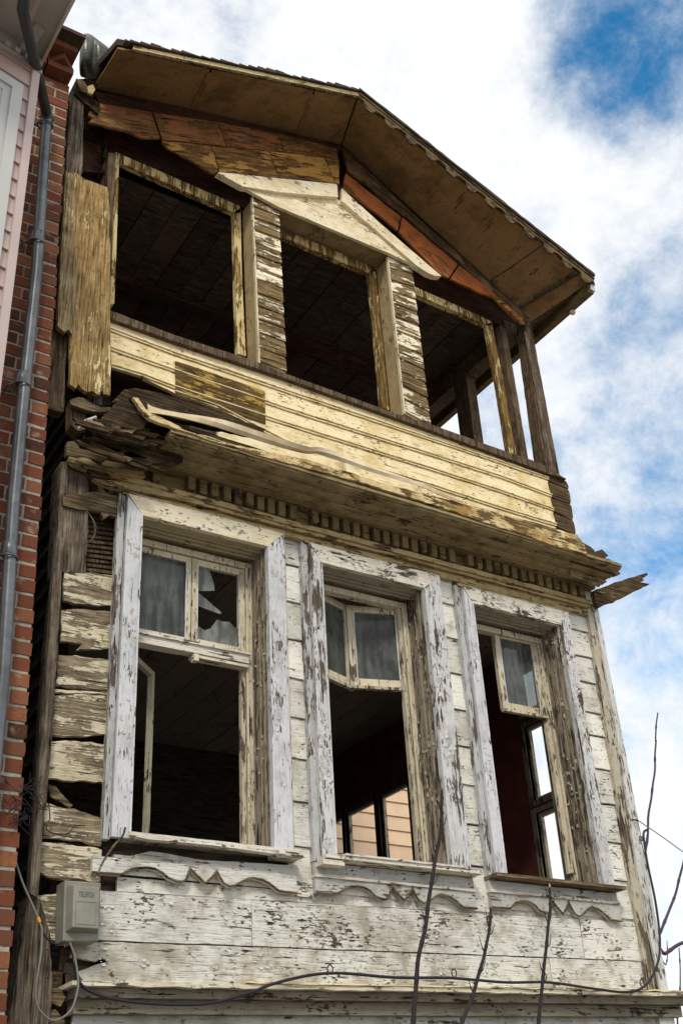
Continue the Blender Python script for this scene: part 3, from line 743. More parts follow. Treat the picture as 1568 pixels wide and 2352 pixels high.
mb.add(PT, [[i * 6 + j, i * 6 + (j + 1) % 6, i * 6 + 6 + (j + 1) % 6, i * 6 + 6 + j] for i in range(nsp - 1) for j in range(6)] + [[5, 4, 3, 2, 1, 0], [(nsp - 1) * 6 + j for j in range(6)]], False)
mb.build('loose_tin_strip', 'flash', K)
mb = MB(); mb.tube([W(180, 985, 5.70), W(200, 968, 5.68), W(222, 958, 5.66)], [.008, .02, .012], 6); mb.build('loose_tin_strip', 'casing', K)

# ---- upper storey: spandrel boards
ZU = [4.50, 4.62, 4.775, 4.935, 5.105, 5.30, 5.42]
def zsag(x): return -.045 * max(0, (x - 3.6)) / 2.6 if False else 0
UB = [  # top and bottom edge in survey pixels, left to right
    ([(252, 728), (403, 780), (655, 864), (990, 986), (1150, 1042), (1256, 1083)], [(253, 762), (403, 818), (655, 903), (990, 1014), (1150, 1067), (1258, 1104)]),
    ([(253, 762), (403, 818), (655, 903), (990, 1014), (1150, 1067), (1258, 1104)], [(254, 806), (403, 858), (655, 944), (990, 1049), (1150, 1100), (1265, 1143)]),
    ([(254, 806), (403, 858), (655, 944), (990, 1049), (1150, 1100), (1265, 1143)], [(256, 846), (330, 868), (403, 896), (655, 978), (990, 1082), (1150, 1133), (1270, 1175)]),
    ([(330, 868), (403, 896), (655, 978), (990, 1082), (1150, 1133), (1270, 1175)], [(400, 906), (500, 940), (655, 1020), (990, 1120), (1150, 1172), (1276, 1210)]),
    ([(500, 940), (655, 1020), (990, 1120), (1150, 1172), (1276, 1210)], [(500, 1020), (655, 1060), (990, 1170), (1150, 1215), (1280, 1250)])]
for i, (t, b) in enumerate(UB):
    _seed[0] += 1
    T = px(t, 6.0); B = px(b, 6.0)
    B = [p + Vector((0, -.012, .004)) for p in B]
    mb = MB(); mb.prism(jag(B + T[::-1], .003, .05, _seed[0]), (0, .03, 0)); mb.build('spandrel_board', 'cream', H)
    # bead along the foot of each board
    bd = MB(); bd.tube([p + Vector((0, -.004, .020)) for p in B], .006, 5); bd.build('board_bead', 'cream', H)
    # bare ends past the painted part
    ends = [(1256, 1083, 1299, 1103), (1258, 1104, 1304, 1123), (1265, 1143, 1309, 1157), (1270, 1175, 1314, 1193), (1276, 1210, 1320, 1228), (1280, 1250, 1338, 1262)]
    a0, a1, a2, a3 = ends[i]; b0, b1, b2, b3 = ends[i + 1]
    slab('bare_board_end', [(a0, a1 + 2), (a2, a3 + 2), (a2 + 3, a3 + 8), (b2 + 1, b3 - 6), (b2, b3), (b0, b1 - 2)], 5.99, .03, 'bare_end', H, .004)
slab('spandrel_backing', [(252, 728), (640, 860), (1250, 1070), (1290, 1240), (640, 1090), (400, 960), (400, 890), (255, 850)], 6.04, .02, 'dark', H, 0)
slab('unpainted_patch', [(403, 829), (470, 850), (608, 898), (610, 973), (505, 940), (500, 930), (490, 928), (404, 902)], 5.982, .006, 'patch', H, .002)
slab('upper_sill', [(252, 712), (403, 770), (590, 830), (640, 852), (930, 957), (1000, 978), (1160, 1036), (1240, 1063), (1300, 1100), (1256, 1086), (990, 988), (655, 868), (403, 784), (252, 730)], 5.955, .2, 'post', H, .003)
# yellow upright boards and posts at the left
slab('upright_board', [(168, 395), (178, 398), (195, 412), (220, 420), (247, 430), (251, 445), (254, 560), (253, 700), (255, 860), (253, 908), (240, 905), (236, 890), (230, 908), (213, 898), (200, 900), (188, 892), (180, 880), (176, 892), (161, 882), (163, 760), (172, 650)], 5.93, .035, 'ochre_z', H, .006, .03)
slab('upright_board', [(152, 392), (166, 398), (176, 412), (172, 560), (178, 640), (174, 740), (166, 768), (158, 755), (150, 764), (132, 748), (140, 620), (147, 480)], 5.895, .035, wood('grey upright board', 'z', (.66, .54, .32), (.40, .30, .15), ((.03, .02, .01), (.27, .20, .105), (.58, .46, .27)), .3, chip=3, bumpd=.014), H, .006, .03)
slab('upper_post', [(163, 208), (172, 212), (193, 234), (190, 395), (186, 404), (152, 396), (156, 320)], 5.96, .08, 'raw_z', H, .005)
slab('upper_post', [(155, 240), (162, 210), (154, 396), (140, 600), (128, 760), (108, 925), (98, 925), (128, 600)], 5.99, .08, 'rot', H, .005)
slab('upper_post', [(118, 760), (156, 775), (150, 850), (148, 938), (107, 926), (112, 850)], 5.985, .06, 'post', H, .004)
slab('post_foot', [(107, 922), (148, 940), (146, 946), (104, 935)], 5.94, .08, 'raw_x', H, .004)
slab('beam_end', [(163, 920), (196, 930), (196, 985), (180, 990), (164, 975)], 5.86, .1, 'post', H, .006)
slab('stud', [(218, 905), (236, 912), (235, 930), (216, 925)], 6.02, .05, 'raw_z', H, .003)
slab('inner_stud', [(250, 350), (266, 352), (258, 560), (252, 720), (238, 715), (242, 560)], 6.10, .06, 'post', H, .003)
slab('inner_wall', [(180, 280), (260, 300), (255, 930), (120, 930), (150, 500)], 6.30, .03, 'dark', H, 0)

# ---- upper windows
U = []
def uframe(label, head, left, right):
    mb = MB()
    for pts in (head, left, right):
        if pts:
            _seed[0] += 1; mb.prism(jag(px(pts, 6.15), .002, .05, _seed[0]), (0, .05, 0))
    o = mb.build('upper_window_frame', 'usash', H); o['label'] = label; return o


uframe('upper frame nearest the brick house', [(266, 349), (551, 473), (553, 489), (537, 488), (274, 372)], [(266, 350), (274, 373), (268, 574), (263, 697), (252, 700), (258, 574)], [(537, 488), (553, 477), (556, 640), (565, 818), (546, 812), (541, 640)])
uframe('middle upper frame under the pediment', [(640, 523), (862, 614), (862, 622), (848, 628), (642, 541)], None, [(847, 627), (862, 617), (870, 700), (894, 942), (878, 936), (858, 720)])
uframe('upper frame next to the open corner', [(945, 655), (1062, 707), (1128, 738), (1130, 746), (1116, 747), (1062, 722), (946, 672)], None, [(1116, 745), (1129, 740), (1160, 900), (1186, 1052), (1169, 1045), (1142, 880)])
# piers with lapped cladding
def pier(tl, tr, bl, br, n, Yf, lab):
    A, B, c_, D_ = W(*tl, Yf), W(*tr, Yf), W(*bl, Yf), W(*br, Yf)
    core = MB(); core.prism([A + Vector((.004, .006, 0)), B + Vector((-.004, .006, 0)), D_ + Vector((-.004, .006, 0)), c_ + Vector((.004, .006, 0))], (0, .19, 0))
    o = core.build('pier', 'ujamb', H)
    mb = MB(); cuts = [0]
    for k in range(n): cuts.append(cuts[-1] + random.uniform(.88, 1.12))
    for k in range(n):
        t0, t1 = cuts[k] / cuts[-1], cuts[k + 1] / cuts[-1] - .012
        q = [A.lerp(c_, t0), B.lerp(D_, t0), B.lerp(D_, t1), A.lerp(c_, t1)]; e = random.uniform(-.002, .003); sl = random.uniform(-.002, .002)
        q[2] = q[2] + Vector((e * .3, -.009, sl)); q[3] = q[3] + Vector((0, -.009, 0)); q[1] += Vector((e * .3, 0, 0))
        mb.prism(q, (0, .016, 0))
    mb.flakes(c_ + Vector((.01, -.008, .02)), B - A - Vector((.02, 0, 0)), A - c_ - Vector((0, 0, .06)), (0, -1, 0), 26, 'flake_c', .016, .035, 1)
    mb.build('pier_cladding', 'pier', o)
    ed = MB(); ed.prism([A + Vector((-.010, -.004, 0)), A + Vector((.002, -.004, 0)), c_ + Vector((.002, -.004, 0)), c_ + Vector((-.010, -.004, 0))], (0, .03, 0)); ed.build('corner_bead', 'pier_edge', o)
    return o


pier((581, 452), (640, 474), (597, 836), (658, 858), 13, 5.97, '')
pier((891, 590), (944, 604), (930, 950), (989, 982), 12, 5.97, '')
# upper right: open frame with studs
slab('stud', [(1148, 745), (1160, 750), (1186, 900), (1213, 1061), (1198, 1056), (1172, 890)], 6.12, .08, 'post', H, .003)
slab('corner_stud', [(1203, 745), (1217, 735), (1250, 910), (1284, 1092), (1251, 1082), (1229, 930)], 6.0, .12, 'post', H, .004)
slab('corner_stud_face', [(1203, 760), (1209, 760), (1242, 920), (1272, 1085), (1262, 1082), (1232, 910)], 5.985, .012, 'raw_z', H, .004)

# side frame of the upper storey (plane x = 6.22): plate, stud, low rail
mb = MB(); mb.box(6.14, 6.28, 6.2, 10.2, 6.98, 7.20); mb.build('wall_plate', 'post', H)
mb = MB(); mb.box(6.16, 6.27, 6.87, 7.07, 4.9, 6.98); mb.build('side_stud', 'post', H)
mb = MB(); mb.box(6.16, 6.28, 6.2, 10.2, 4.5, 5.36); mb.build('side_spandrel', 'dark', H)
mb = MB(); mb.box(6.18, 6.26, 8.2, 10.2, 5.36, 6.98); mb.build('side_wall', 'dark', H)

# ---- roof
EL = W(268, 112, 5.42); RG = W(820, 226, 5.42); ER = W(1360, 652, 5.42)
AL = W(212, 203, 6.02); AM = W(784, 333, 6.02); AB = W(1219, 732, 6.02)
yb = 10.6
roof = MB()
tk = Vector((0, 0, .07)); bk = Vector((0, yb - 5.42, 0))
up_ = Vector((0, 0, .05))
roof.prism([EL + up_, RG + up_, ER + up_, ER + tk + up_ + Vector((.02, 0, 0)), RG + tk + up_, EL + tk + up_], Vector((0, .7, .36)))
up_ = Vector((0, .702, .41)); roof.prism([EL + up_, RG + up_, ER + up_, ER + tk + up_ + Vector((.02, 0, 0)), RG + tk + up_, EL + tk + up_], Vector((0, 4.5, 0)))
RO = roof.build('roof', 'tile', H)
def sheet(name, quad, mat, parent, th=.02, sub=10, amp=.006):
    a, b, c_, d_ = [Vector(q) for q in quad]; mb = MB(); P = []; _seed[0] += 1
    for i in range(sub + 1):
        for j in range(sub + 1):
            p = a.lerp(b, i / sub).lerp(d_.lerp(c_, i / sub), j / sub)
            P.append(p + Vector((0, 0, amp * noise.noise(p * 3 + Vector((0, 0, _seed[0]))))))
    n1 = sub + 1; N = len(P)
    fs = [[i * n1 + j, (i + 1) * n1 + j, (i + 1) * n1 + j + 1, i * n1 + j + 1] for i in range(sub) for j in range(sub)]
    P2 = P + [p + Vector((0, 0, th)) for p in P]
    fs2 = [[N + q for q in f_[::-1]] for f_ in fs]
    rim = [i * n1 for i in range(sub)] + [sub * n1 + j for j in range(sub)] + [i * n1 + sub for i in range(sub, 0, -1)] + [j for j in range(sub, 0, -1)]
    fs3 = [[rim[i], rim[(i + 1) % len(rim)], rim[(i + 1) % len(rim)] + N, rim[i] + N] for i in range(len(rim))]
    mb.add(P2, fs + fs2 + fs3); return mb.build(name, mat, parent)


def lerp(a, b, t): return a + (b - a) * t
cuts = [0, .36, .80, 1.0]
for t0, t1 in zip(cuts[:-1], cuts[1:]):
    e = .004
    sheet('soffit', [lerp(EL, RG, t0 + e), lerp(EL, RG, t1 - e), lerp(AL, AM, t1 - e), lerp(AL, AM, t0 + e)], 'soffit', RO)
cuts = [0, .78, .93]
for t0, t1 in zip(cuts[:-1], cuts[1:]):
    e = .003
    sheet('soffit', [lerp(RG, ER, t0 + e), lerp(RG, ER, t1 - e), lerp(AM, AB, t1 - e), lerp(AM, AB, t0 + e)], 'soffit', RO)
sheet('soffit', [lerp(RG, ER, .933), ER + Vector((-.04, 0, .0)), AB + Vector((.0, .05, -.02)), lerp(AM, AB, .933)], 'soffit', RO)
# soffit along the side eave
sheet('side_soffit', [ER + Vector((-.0, .0, .01)), ER + Vector((-.0, 5.1, .01)), AB + Vector((0, 4.5, .0)), AB + Vector((0, 0, .0))], 'post', RO)
for t in (.0, .36, .80):
    a, b = lerp(EL, RG, t), lerp(AL, AM, t)
    if t: mb = MB(); mb.beam(a.lerp(b, .1) - Vector((0, 0, .004)), b - Vector((0, 0, .004)), .035, .012); mb.build('cover_strip', 'soffit', RO)
a, b = lerp(RG, ER, .93), lerp(AM, AB, .93); mb = MB(); mb.beam(a - Vector((0, 0, .01)), b - Vector((0, 0, .01)), .04, .03); mb.build('cover_strip', 'post', RO)
# front fascia on the left rake
_fd = RG - EL; dz = Vector((0, 0, 1))
def rakeboard(name, a, b, lo, hi, Y, d, mat, amp=.004):
    _seed[0] += 1; P = [Vector((p.x, Y, p.z + q)) for p, q in ((a, lo), (b, lo), (b, hi), (a, hi))]
    mb = MB(); mb.prism(jag(P, amp, .04, _seed[0]), (0, d, 0)); return mb.build(name, mat, RO)


rakeboard('fascia', lerp(EL, RG, .055), RG, .008, .048, 5.395, .03, 'fascia')
rakeboard('fascia', lerp(EL, RG, .04), RG, -.008, .008, 5.405, .02, 'verge', .003)
# ragged row of tile ends above it
for k in range(26):
    t0, t1 = k / 26, (k + .97) / 26
    a, b = lerp(EL, RG, t0 + .02 * (k == 0)), lerp(EL, RG, t1)
    h0 = .075 + random.uniform(-.012, .016); P = [Vector((a.x, 5.37, a.z + .05)), Vector((b.x, 5.37, b.z + .05)), Vector((b.x, 5.37, b.z + h0 - .012)), Vector((a.x, 5.37, a.z + h0 + .004))]
    mb = MB(); mb.prism(P, (0, .06, 0)); mb.build('tile', 'tile', RO)
# right verge: three thin boards and the scalloped edging
rakeboard('verge_board', RG, ER, .0, .028, 5.40, .03, 'verge')
rakeboard('verge_board', RG, ER, .030, .058, 5.385, .04, 'verge')
rakeboard('verge_board', RG, ER, .060, .090, 5.37, .045, 'tile', .010)
sc = MB(); ns = 12
vd = (ER - RG); L = vd.length; vd.normalize(); vn = Vector((vd.z, 0, -vd.x)) * -1
if vn.z > 0: vn = -vn
P = []
for k in range(ns):
    s0 = L * k / ns
    for q, h in ((.0, .004), (.28, .010), (.34, .045), (.42, .072), (.52, .088), (.64, .090), (.74, .076), (.80, .050), (.84, .018), (.92, .016)):
        p = RG + vd * (s0 + q * L / ns) + vn * h; P.append(Vector((p.x, 5.392, p.z)))
P2 = [Vector((ER.x, 5.392, ER.z + .02)), Vector((RG.x, 5.392, RG.z + .02))]
sc.prism(P + P2, (0, .012, 0)); sc.build('scalloped_verge', 'verge', RO)
# gutter board and side eave running back from the right corner
mb = MB(); x = ER.x
mb.box(x - .055, x + .012, 5.44, 10.4, ER.z - .10, ER.z - .005); mb.build('eave_board', 'cornice', RO)
mb = MB(); mb.box(x - .02, x + .03, 5.42, 10.4, ER.z - .003, ER.z + .04); mb.build('eave_board', 'verge', RO)
mb = MB(); mb.prism([Vector((x - .035, 5.425, ER.z - .07)), Vector((x + .02, 5.425, ER.z - .085)), Vector((x + .025, 5.425, ER.z + .0)), Vector((x - .02, 5.425, ER.z + .01))], (0, .014, 0)); mb.build('gutter_end', 'pvc', RO)
kn = MB(); c0 = Vector((x - .005, 5.72, ER.z - .118))
for i in range(1): kn.tube([c0 + Vector((-.03, 0, .0)), c0 + Vector((-.022, 0, 0)), c0, c0 + Vector((.02, 0, 0)), c0 + Vector((.028, 0, 0))], [.008, .022, .03, .022, .008], 10); kn.tube([c0, c0 + Vector((0, 0, .05))], .008, 6)
kn.build('gutter_hook', 'flash', RO)

# crumpled tin where the two roofs meet
tinp = [[(184, 180, 5.95), (196, 178, 5.9), (212, 184, 5.9), (238, 178, 5.88), (258, 160, 5.86), (268, 140, 5.82)],
        [(183, 150, 5.86), (197, 142, 5.78), (212, 150, 5.86), (226, 142, 5.78), (246, 140, 5.80), (266, 132, 5.8)],
        [(184, 122, 5.82), (200, 110, 5.72), (218, 112, 5.82), (228, 108, 5.74), (250, 116, 5.80), (266, 126, 5.78)],
        [(188, 92, 5.8), (198, 84, 5.74), (212, 84, 5.8), (222, 92, 5.78), (240, 106, 5.78), (262, 122, 5.78)],
        [(192, 79, 5.86), (200, 77, 5.84), (211, 81, 5.86), (220, 90, 5.84), (238, 102, 5.84), (258, 118, 5.84)]]
V = [W(*q) for row in tinp for q in row]; mb = MB()
mb.add(V, [[r_ * 6 + c_, r_ * 6 + c_ + 1, r_ * 6 + c_ + 7, r_ * 6 + c_ + 6] for r_ in range(4) for c_ in range(5)], False)
o = mb.build('crumpled_tin', 'tin', RO); o.modifiers.new('solid', 'SOLIDIFY').thickness = .01
sb = o.modifiers.new('sub', 'SUBSURF'); sb.levels = sb.render_levels = 2
slab('rotten_rafter_end', [(176, 182), (214, 178), (258, 160), (262, 150), (240, 178), (218, 202), (214, 226), (232, 240), (226, 262), (196, 236), (172, 215)], 5.94, .3, 'rot', RO, .01)
slab('torn_scrap', [(176, 180), (194, 186), (202, 200), (198, 212), (184, 204)], 5.90, .02, 'raw_x', RO, .006)
slab('torn_scrap', [(202, 198), (214, 194), (220, 206), (212, 216), (204, 212)], 5.88, .02, 'fascia', RO, .010)

# ---- gable boards
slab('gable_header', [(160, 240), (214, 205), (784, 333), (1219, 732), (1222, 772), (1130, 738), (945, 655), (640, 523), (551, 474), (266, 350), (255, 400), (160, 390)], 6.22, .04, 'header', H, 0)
slab('gable_trim', [(214, 208), (400, 240), (784, 335), (780, 348), (600, 312), (350, 262), (232, 240)], 5.99, .03, 'header', H, .003)
def boards(mat, Y, lst, amp=.005):
    for pts in lst: slab('gable_board', pts, Y, .022, mat, H, amp, .035, 11)


boards('gable', 5.965, [
    [(203, 240), (212, 234), (260, 242), (348, 257), (368, 317), (327, 316), (296, 302), (204, 280), (214, 272), (203, 264), (208, 252)],
    [(353, 258), (430, 270), (500, 281), (520, 336), (440, 326), (374, 320)],
    [(502, 281), (570, 294), (638, 307), (652, 350), (590, 343), (522, 336)],
    [(640, 307), (700, 322), (772, 341), (776, 364), (720, 358), (654, 350)]])
boards('gable_y', 5.955, [
    [(372, 325), (430, 329), (484, 335), (502, 390), (492, 400), (456, 378), (415, 355), (388, 342)],
    [(486, 335), (550, 342), (618, 348), (640, 408), (560, 398), (504, 395), (504, 388)],
    [(620, 348), (690, 355), (745, 362), (768, 420), (700, 414), (642, 408)],
    [(747, 362), (778, 366), (779, 424), (770, 422)]])
boards('rake', 5.965, [[(786, 338), (860, 406), (960, 500), (1100, 625), (1216, 730), (1204, 742), (1100, 645), (960, 522), (880, 455), (800, 392)]], .003)
boards('orange', 5.955, [
    [(794, 398), (808, 409), (862, 452), (920, 497), (913, 529), (872, 494), (787, 434)],
    [(924, 499), (980, 548), (1050, 606), (1030, 638), (1010, 630), (917, 533)],
    [(1054, 609), (1120, 662), (1202, 732), (1186, 736), (1134, 684), (1100, 672), (1079, 660), (1034, 640)]], .006)
slab('gable_board', [(1128, 680), (1150, 690), (1200, 736), (1206, 744), (1196, 742), (1160, 706)], 5.945, .02, 'gable_y', H, .006)
# white pediment over the middle window
PD = thing('pediment', None, None); PD.parent = H
slab('pediment_rake', [(500, 396), (508, 396), (560, 401), (774, 423), (776, 453), (642, 441), (558, 428)], 5.90, .06, 'cream_white', PD, .002)
slab('pediment_rake', [(785, 432), (796, 443), (873, 513), (1013, 634), (998, 633), (983, 627), (957, 610), (785, 461)], 5.90, .06, wood('pale pediment rake', 'x', (.92, .82, .60), (.66, .52, .28), GREYW, .84, ang=R(-32), dirty=.8, chip=2.6), PD, .002)
slab('tympanum', [(560, 431), (642, 444), (712, 451), (776, 456), (786, 464), (850, 522), (700, 462), (640, 458)], 5.94, .03, 'cream_white', PD, 0)
slab('tympanum', [(562, 432), (640, 445), (712, 468), (850, 523), (880, 546), (730, 490), (600, 446)], 5.932, .03, 'cream_white', PD, .001)
slab('tympanum', [(560, 431), (602, 446), (730, 490), (880, 546), (955, 610), (888, 579), (640, 475)], 5.925, .03, 'cream_white', PD, .002)
slab('pediment_key', [(774, 420), (784, 428), (787, 462), (776, 455)], 5.93, .03, 'rot', PD, .001)
# soffit of the middle opening
sheet('reveal_soffit', [W(640, 477, 5.96), W(893, 584, 5.96), W(862, 616, 6.20), W(640, 524, 6.20)], 'ujamb', PD, .01, 6, .001)

# ---- inside of the house
def plankbox(name, x0, x1, y0, y1, z, mat, n, th=.02):
    mb = MB(); wv = (x1 - x0) / n
    for k in range(n): mb.box(x0 + k * wv, x0 + (k + 1) * wv - .008, y0, y1, z - random.uniform(0, .004), z + th)
    return mb.build(name, mat, H)


mb = MB()
for k in range(18): mb.box(2.1 + k * .23, 2.1 + k * .23 + .222, 6.30, 10.2, 7.16 + .006 * (k % 2), 7.19)
mb.build('upper_ceiling', 'dark', H)
for yy in (7.3, 8.6): mb = MB(); mb.box(2.1, 6.24, yy, yy + .12, 7.08, 7.15); mb.build('tie_beam', 'header', H)
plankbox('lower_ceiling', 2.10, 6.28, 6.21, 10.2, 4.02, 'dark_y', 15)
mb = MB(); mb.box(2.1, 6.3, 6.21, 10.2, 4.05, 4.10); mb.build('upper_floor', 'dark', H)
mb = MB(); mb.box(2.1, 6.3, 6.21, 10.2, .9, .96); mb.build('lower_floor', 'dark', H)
mb = MB()
for k in range(14): mb.box(2.1, 6.3, 10.15 + .004 * (k % 2), 10.2, .96 + k * .22, .96 + k * .22 + .212)
mb.build('lower_back_wall', 'dark', H)
mb = MB(); mb.box(2.1, 6.3, 10.2, 10.24, 4.10, 8.4); mb.build('upper_back_wall', 'dark', H)
mb = MB(); mb.box(2.08, 2.10, 6.32, 10.2, .9, 7.5); mb.build('inner_left_wall', 'dark', H)
# right side wall of the lower storey with its own windows
def sidewall():
    mb = MB(); x0, x1 = 6.26, 6.33
    op = [(6.30, 6.86, 1.55, 2.60), (6.30, 6.86, 2.70, 3.32), (6.30, 6.86, 3.44, 3.82), (8.56, 9.04, 1.7, 3.38), (9.13, 9.66, 1.7, 3.38), (9.72, 10.14, 1.7, 3.38)]
    ys = sorted({6.06, 10.2} | {o[0] for o in op} | {o[1] for o in op}); zs = sorted({.96, 4.02} | {o[2] for o in op} | {o[3] for o in op})
    for ya, yb_ in zip(ys[:-1], ys[1:]):
        for za, zb in zip(zs[:-1], zs[1:]):
            ym, zm = (ya + yb_) / 2, (za + zb) / 2
            if any(o[0] < ym < o[1] and o[2] < zm < o[3] for o in op): continue
            mb.box(x0, x1, ya, yb_, za, zb)
    w_ = mb.build('side_wall', 'maroon', H)
    for o_ in op:
        fr = MB()
        for ya, yb_, za, zb in ((o_[0] - .05, o_[0], o_[2] - .04, o_[3] + .04), (o_[1], o_[1] + .05, o_[2] - .04, o_[3] + .04), (o_[0], o_[1], o_[3], o_[3] + .04), (o_[0], o_[1], o_[2] - .04, o_[2])):
            fr.box(6.252, 6.338, ya, yb_, za, zb)
        fr.build('side_window_frame', 'jamb' if o_[0] < 7 else 'post', w_)
        ins = MB()
        for ya, yb_, za, zb in ((o_[0], o_[0] + .03, o_[2], o_[3]), (o_[1] - .03, o_[1], o_[2], o_[3]), (o_[0] + .03, o_[1] - .03, o_[3] - .03, o_[3]), (o_[0] + .03, o_[1] - .03, o_[2], o_[2] + .03)): ins.box(6.285, 6.315, ya, yb_, za, zb)
        ins.build('side_sash', 'sash', w_)
sidewall()

# ---- iron cable hooks fixed to the ledge and corner
def ring(c, r, parent, name='cable_hook'):
    mb = MB(); mb.tube([c + Vector((math.cos(q) * r, -.004, math.sin(q) * r * 1.3)) for q in [k * 2 * math.pi / 14 for k in range(15)]], .004, 5); mb.build(name, 'rusty', parent)


for u, v in ((757, 2226), (1041, 2235), (1248, 2243), (1472, 2258)): ring(W(u, v, 5.90), .018, H)
ring(W(1470, 1926, 5.93), .014, H); ring(W(1360, 1398, 5.93), .022, H)
nail = MB(); nail.tube([W(1448, 1882, 5.95), W(1464, 1884, 5.88)], .006, 6); nail.build('cable_hook', 'rusty', H)
mb = MB()
for pts in ([(198, 1170), (212, 1190), (221, 1210), (216, 1235), (200, 1248), (180, 1254)], [(200, 1172), (214, 1196), (218, 1222), (208, 1242), (190, 1250)]):
    mb.tube(spline([W(u, v, 5.93) for u, v in pts], 4), .003, 5)
mb.build('loose_wire', 'raw_z', H)

# ================================================================== TELEPHONE BOX
T = thing('telephone_box', 'small grey plastic telephone junction box fixed to the boards below the first window', 'junction box')
ty = 5.86
mb = MB(); P4 = px([(149, 2021), (233, 2027), (228, 2161), (145, 2162)], ty); mb.prism(P4, (0, .12, 0)); mb.build('back_case', 'box', T, .006)
f0 = px([(155, 2032), (231, 2037), (227, 2143), (151, 2141)], ty - .002); f1 = px([(170, 2033), (229, 2038), (226, 2133), (167, 2129)], ty - .055)
mb = MB(); mb.add(f0 + f1, [[4, 5, 6, 7], [0, 1, 5, 4], [1, 2, 6, 5], [2, 3, 7, 6], [3, 0, 4, 7], [3, 2, 1, 0]]); mb.build('cover', 'box', T, .004)
fr = px([(176, 2069), (223, 2072), (220, 2124), (174, 2121)], ty - .056)
mb = MB()
for i in range(4): mb.beam(fr[i], fr[(i + 1) % 4], .002, .003, (0, 1, 0))
mb.build('label_frame', 'box', T)
cu = bpy.data.curves.new('lettering', 'FONT'); cu.body = 'TELEFON'; cu.size = .031; cu.extrude = .0015; cu.align_x = 'CENTER'; cu.align_y = 'CENTER'
to = bpy.data.objects.new('tmp', cu); C.objects.link(to); bpy.context.view_layer.update()
me = bpy.data.meshes.new_from_object(to.evaluated_get(bpy.context.evaluated_depsgraph_get())); bpy.data.objects.remove(to)
xx = [v_.co.x for v_ in me.vertices]; wd = max(xx) - min(xx)
cen = W(200, 2054, ty - .057); wt = (W(218, 2055, ty - .057) - W(182, 2052, ty - .057)).length
ax = (W(218, 2055.5, ty - .057) - W(182, 2052.5, ty - .057)).normalized(); au = Vector((-ax.z, 0, ax.x)); an = Vector((0, -1, 0))
for v_ in me.vertices: v_.co = cen + ax * v_.co.x * wt / wd + au * v_.co.y * 1.25 + an * v_.co.z
me.materials.append(plain('lettering plastic', (.22, .225, .19), .5, .1, 30, .0005)); lo = bpy.data.objects.new('lettering', me); C.objects.link(lo); lo.parent = T
mb = MB()
mb.tube([W(150, 2162, 5.88), W(149, 2176, 5.88)], .002, 4); mb.tube([W(152, 2162, 5.88), W(155, 2174, 5.88)], .002, 4); mb.build('wire_ends', 'gcable', T)

# ================================================================== CABLES
def cable(name, pts, Y, r, mat, label, cat):
    mb = MB(); P = [W(*q[:2], q[2] if len(q) > 2 else Y) for q in pts]; mb.tube(spline(P, 6), r, 7)
    return tag(mb.build(name, mat), label, cat)


cable('black_cable', [(168, 2185, 5.92), (172, 2215, 5.9), (182, 2252), (200, 2272), (250, 2292), (350, 2305), (475, 2305), (575, 2279), (625, 2260), (709, 2240), (784, 2235), (909, 2245), (1034, 2246), (1159, 2256), (1259, 2256),
      (1359, 2270), (1440, 2278), (1484, 2260), (1509, 2212), (1514, 2157), (1504, 2072), (1486, 1985), (1477, 1925), (1478, 1910), (1484, 1906)], 5.82, .0085, 'cable',
      'black cable sagging along the ledge and climbing the right corner of the wooden house', 'cable')
o = cable('telephone_cable', [(-20, 1860), (0, 1889), (26, 1946), (51, 2022), (74, 2075), (90, 2114), (97, 2139), (94, 2196), (84, 2260), (85, 2306), (108, 2337), (133, 2342), (164, 2319), (179, 2273), (179, 2240), (172, 2196), (161, 2164)], 5.80, .0055, 'gcable',
          'thin grey cable with orange tapes looping under the telephone box', 'cable')
for (u, v), (u2, v2) in (((24.5, 1941), (28, 1952)), ((88, 2106), (92, 2118))):
    mb = MB(); mb.tube([W(u, v, 5.80), W(u2, v2, 5.80)], .0085, 8); mb.build('orange_tape', 'tape', o)
cable('loose_cable', [(90, 2116), (98, 2140), (112, 2158), (128, 2168), (150, 2162)], 5.82, .005, 'cable', 'short black cable from the lower orange tape to the telephone box bottom', 'cable')
cable('stray_wire', [(288, 1900), (282, 1920), (262, 1942), (240, 1975), (228, 2000), (222, 2020)], 5.87, .006, 'raw_x', 'bent brown cable poking out of the first window sill corner', 'cable')
cable('thin_wire', [(113, 1845), (115, 1880), (107, 1900), (118, 1912), (145, 1917), (162, 1910), (172, 1897), (195, 1896)], 5.955, .003, 'cable', 'thin black wire curled on the broken boards above the telephone box', 'wire')
cable('guy_wire', [(1464, 1884, 5.9), (1480, 1895, 5.9), (1520, 1922, 5.8), (1575, 1962, 5.6), (1650, 2015, 5.3)], 5.9, .004, 'gcable', 'thin grey wire running out to the right from the house corner', 'wire')

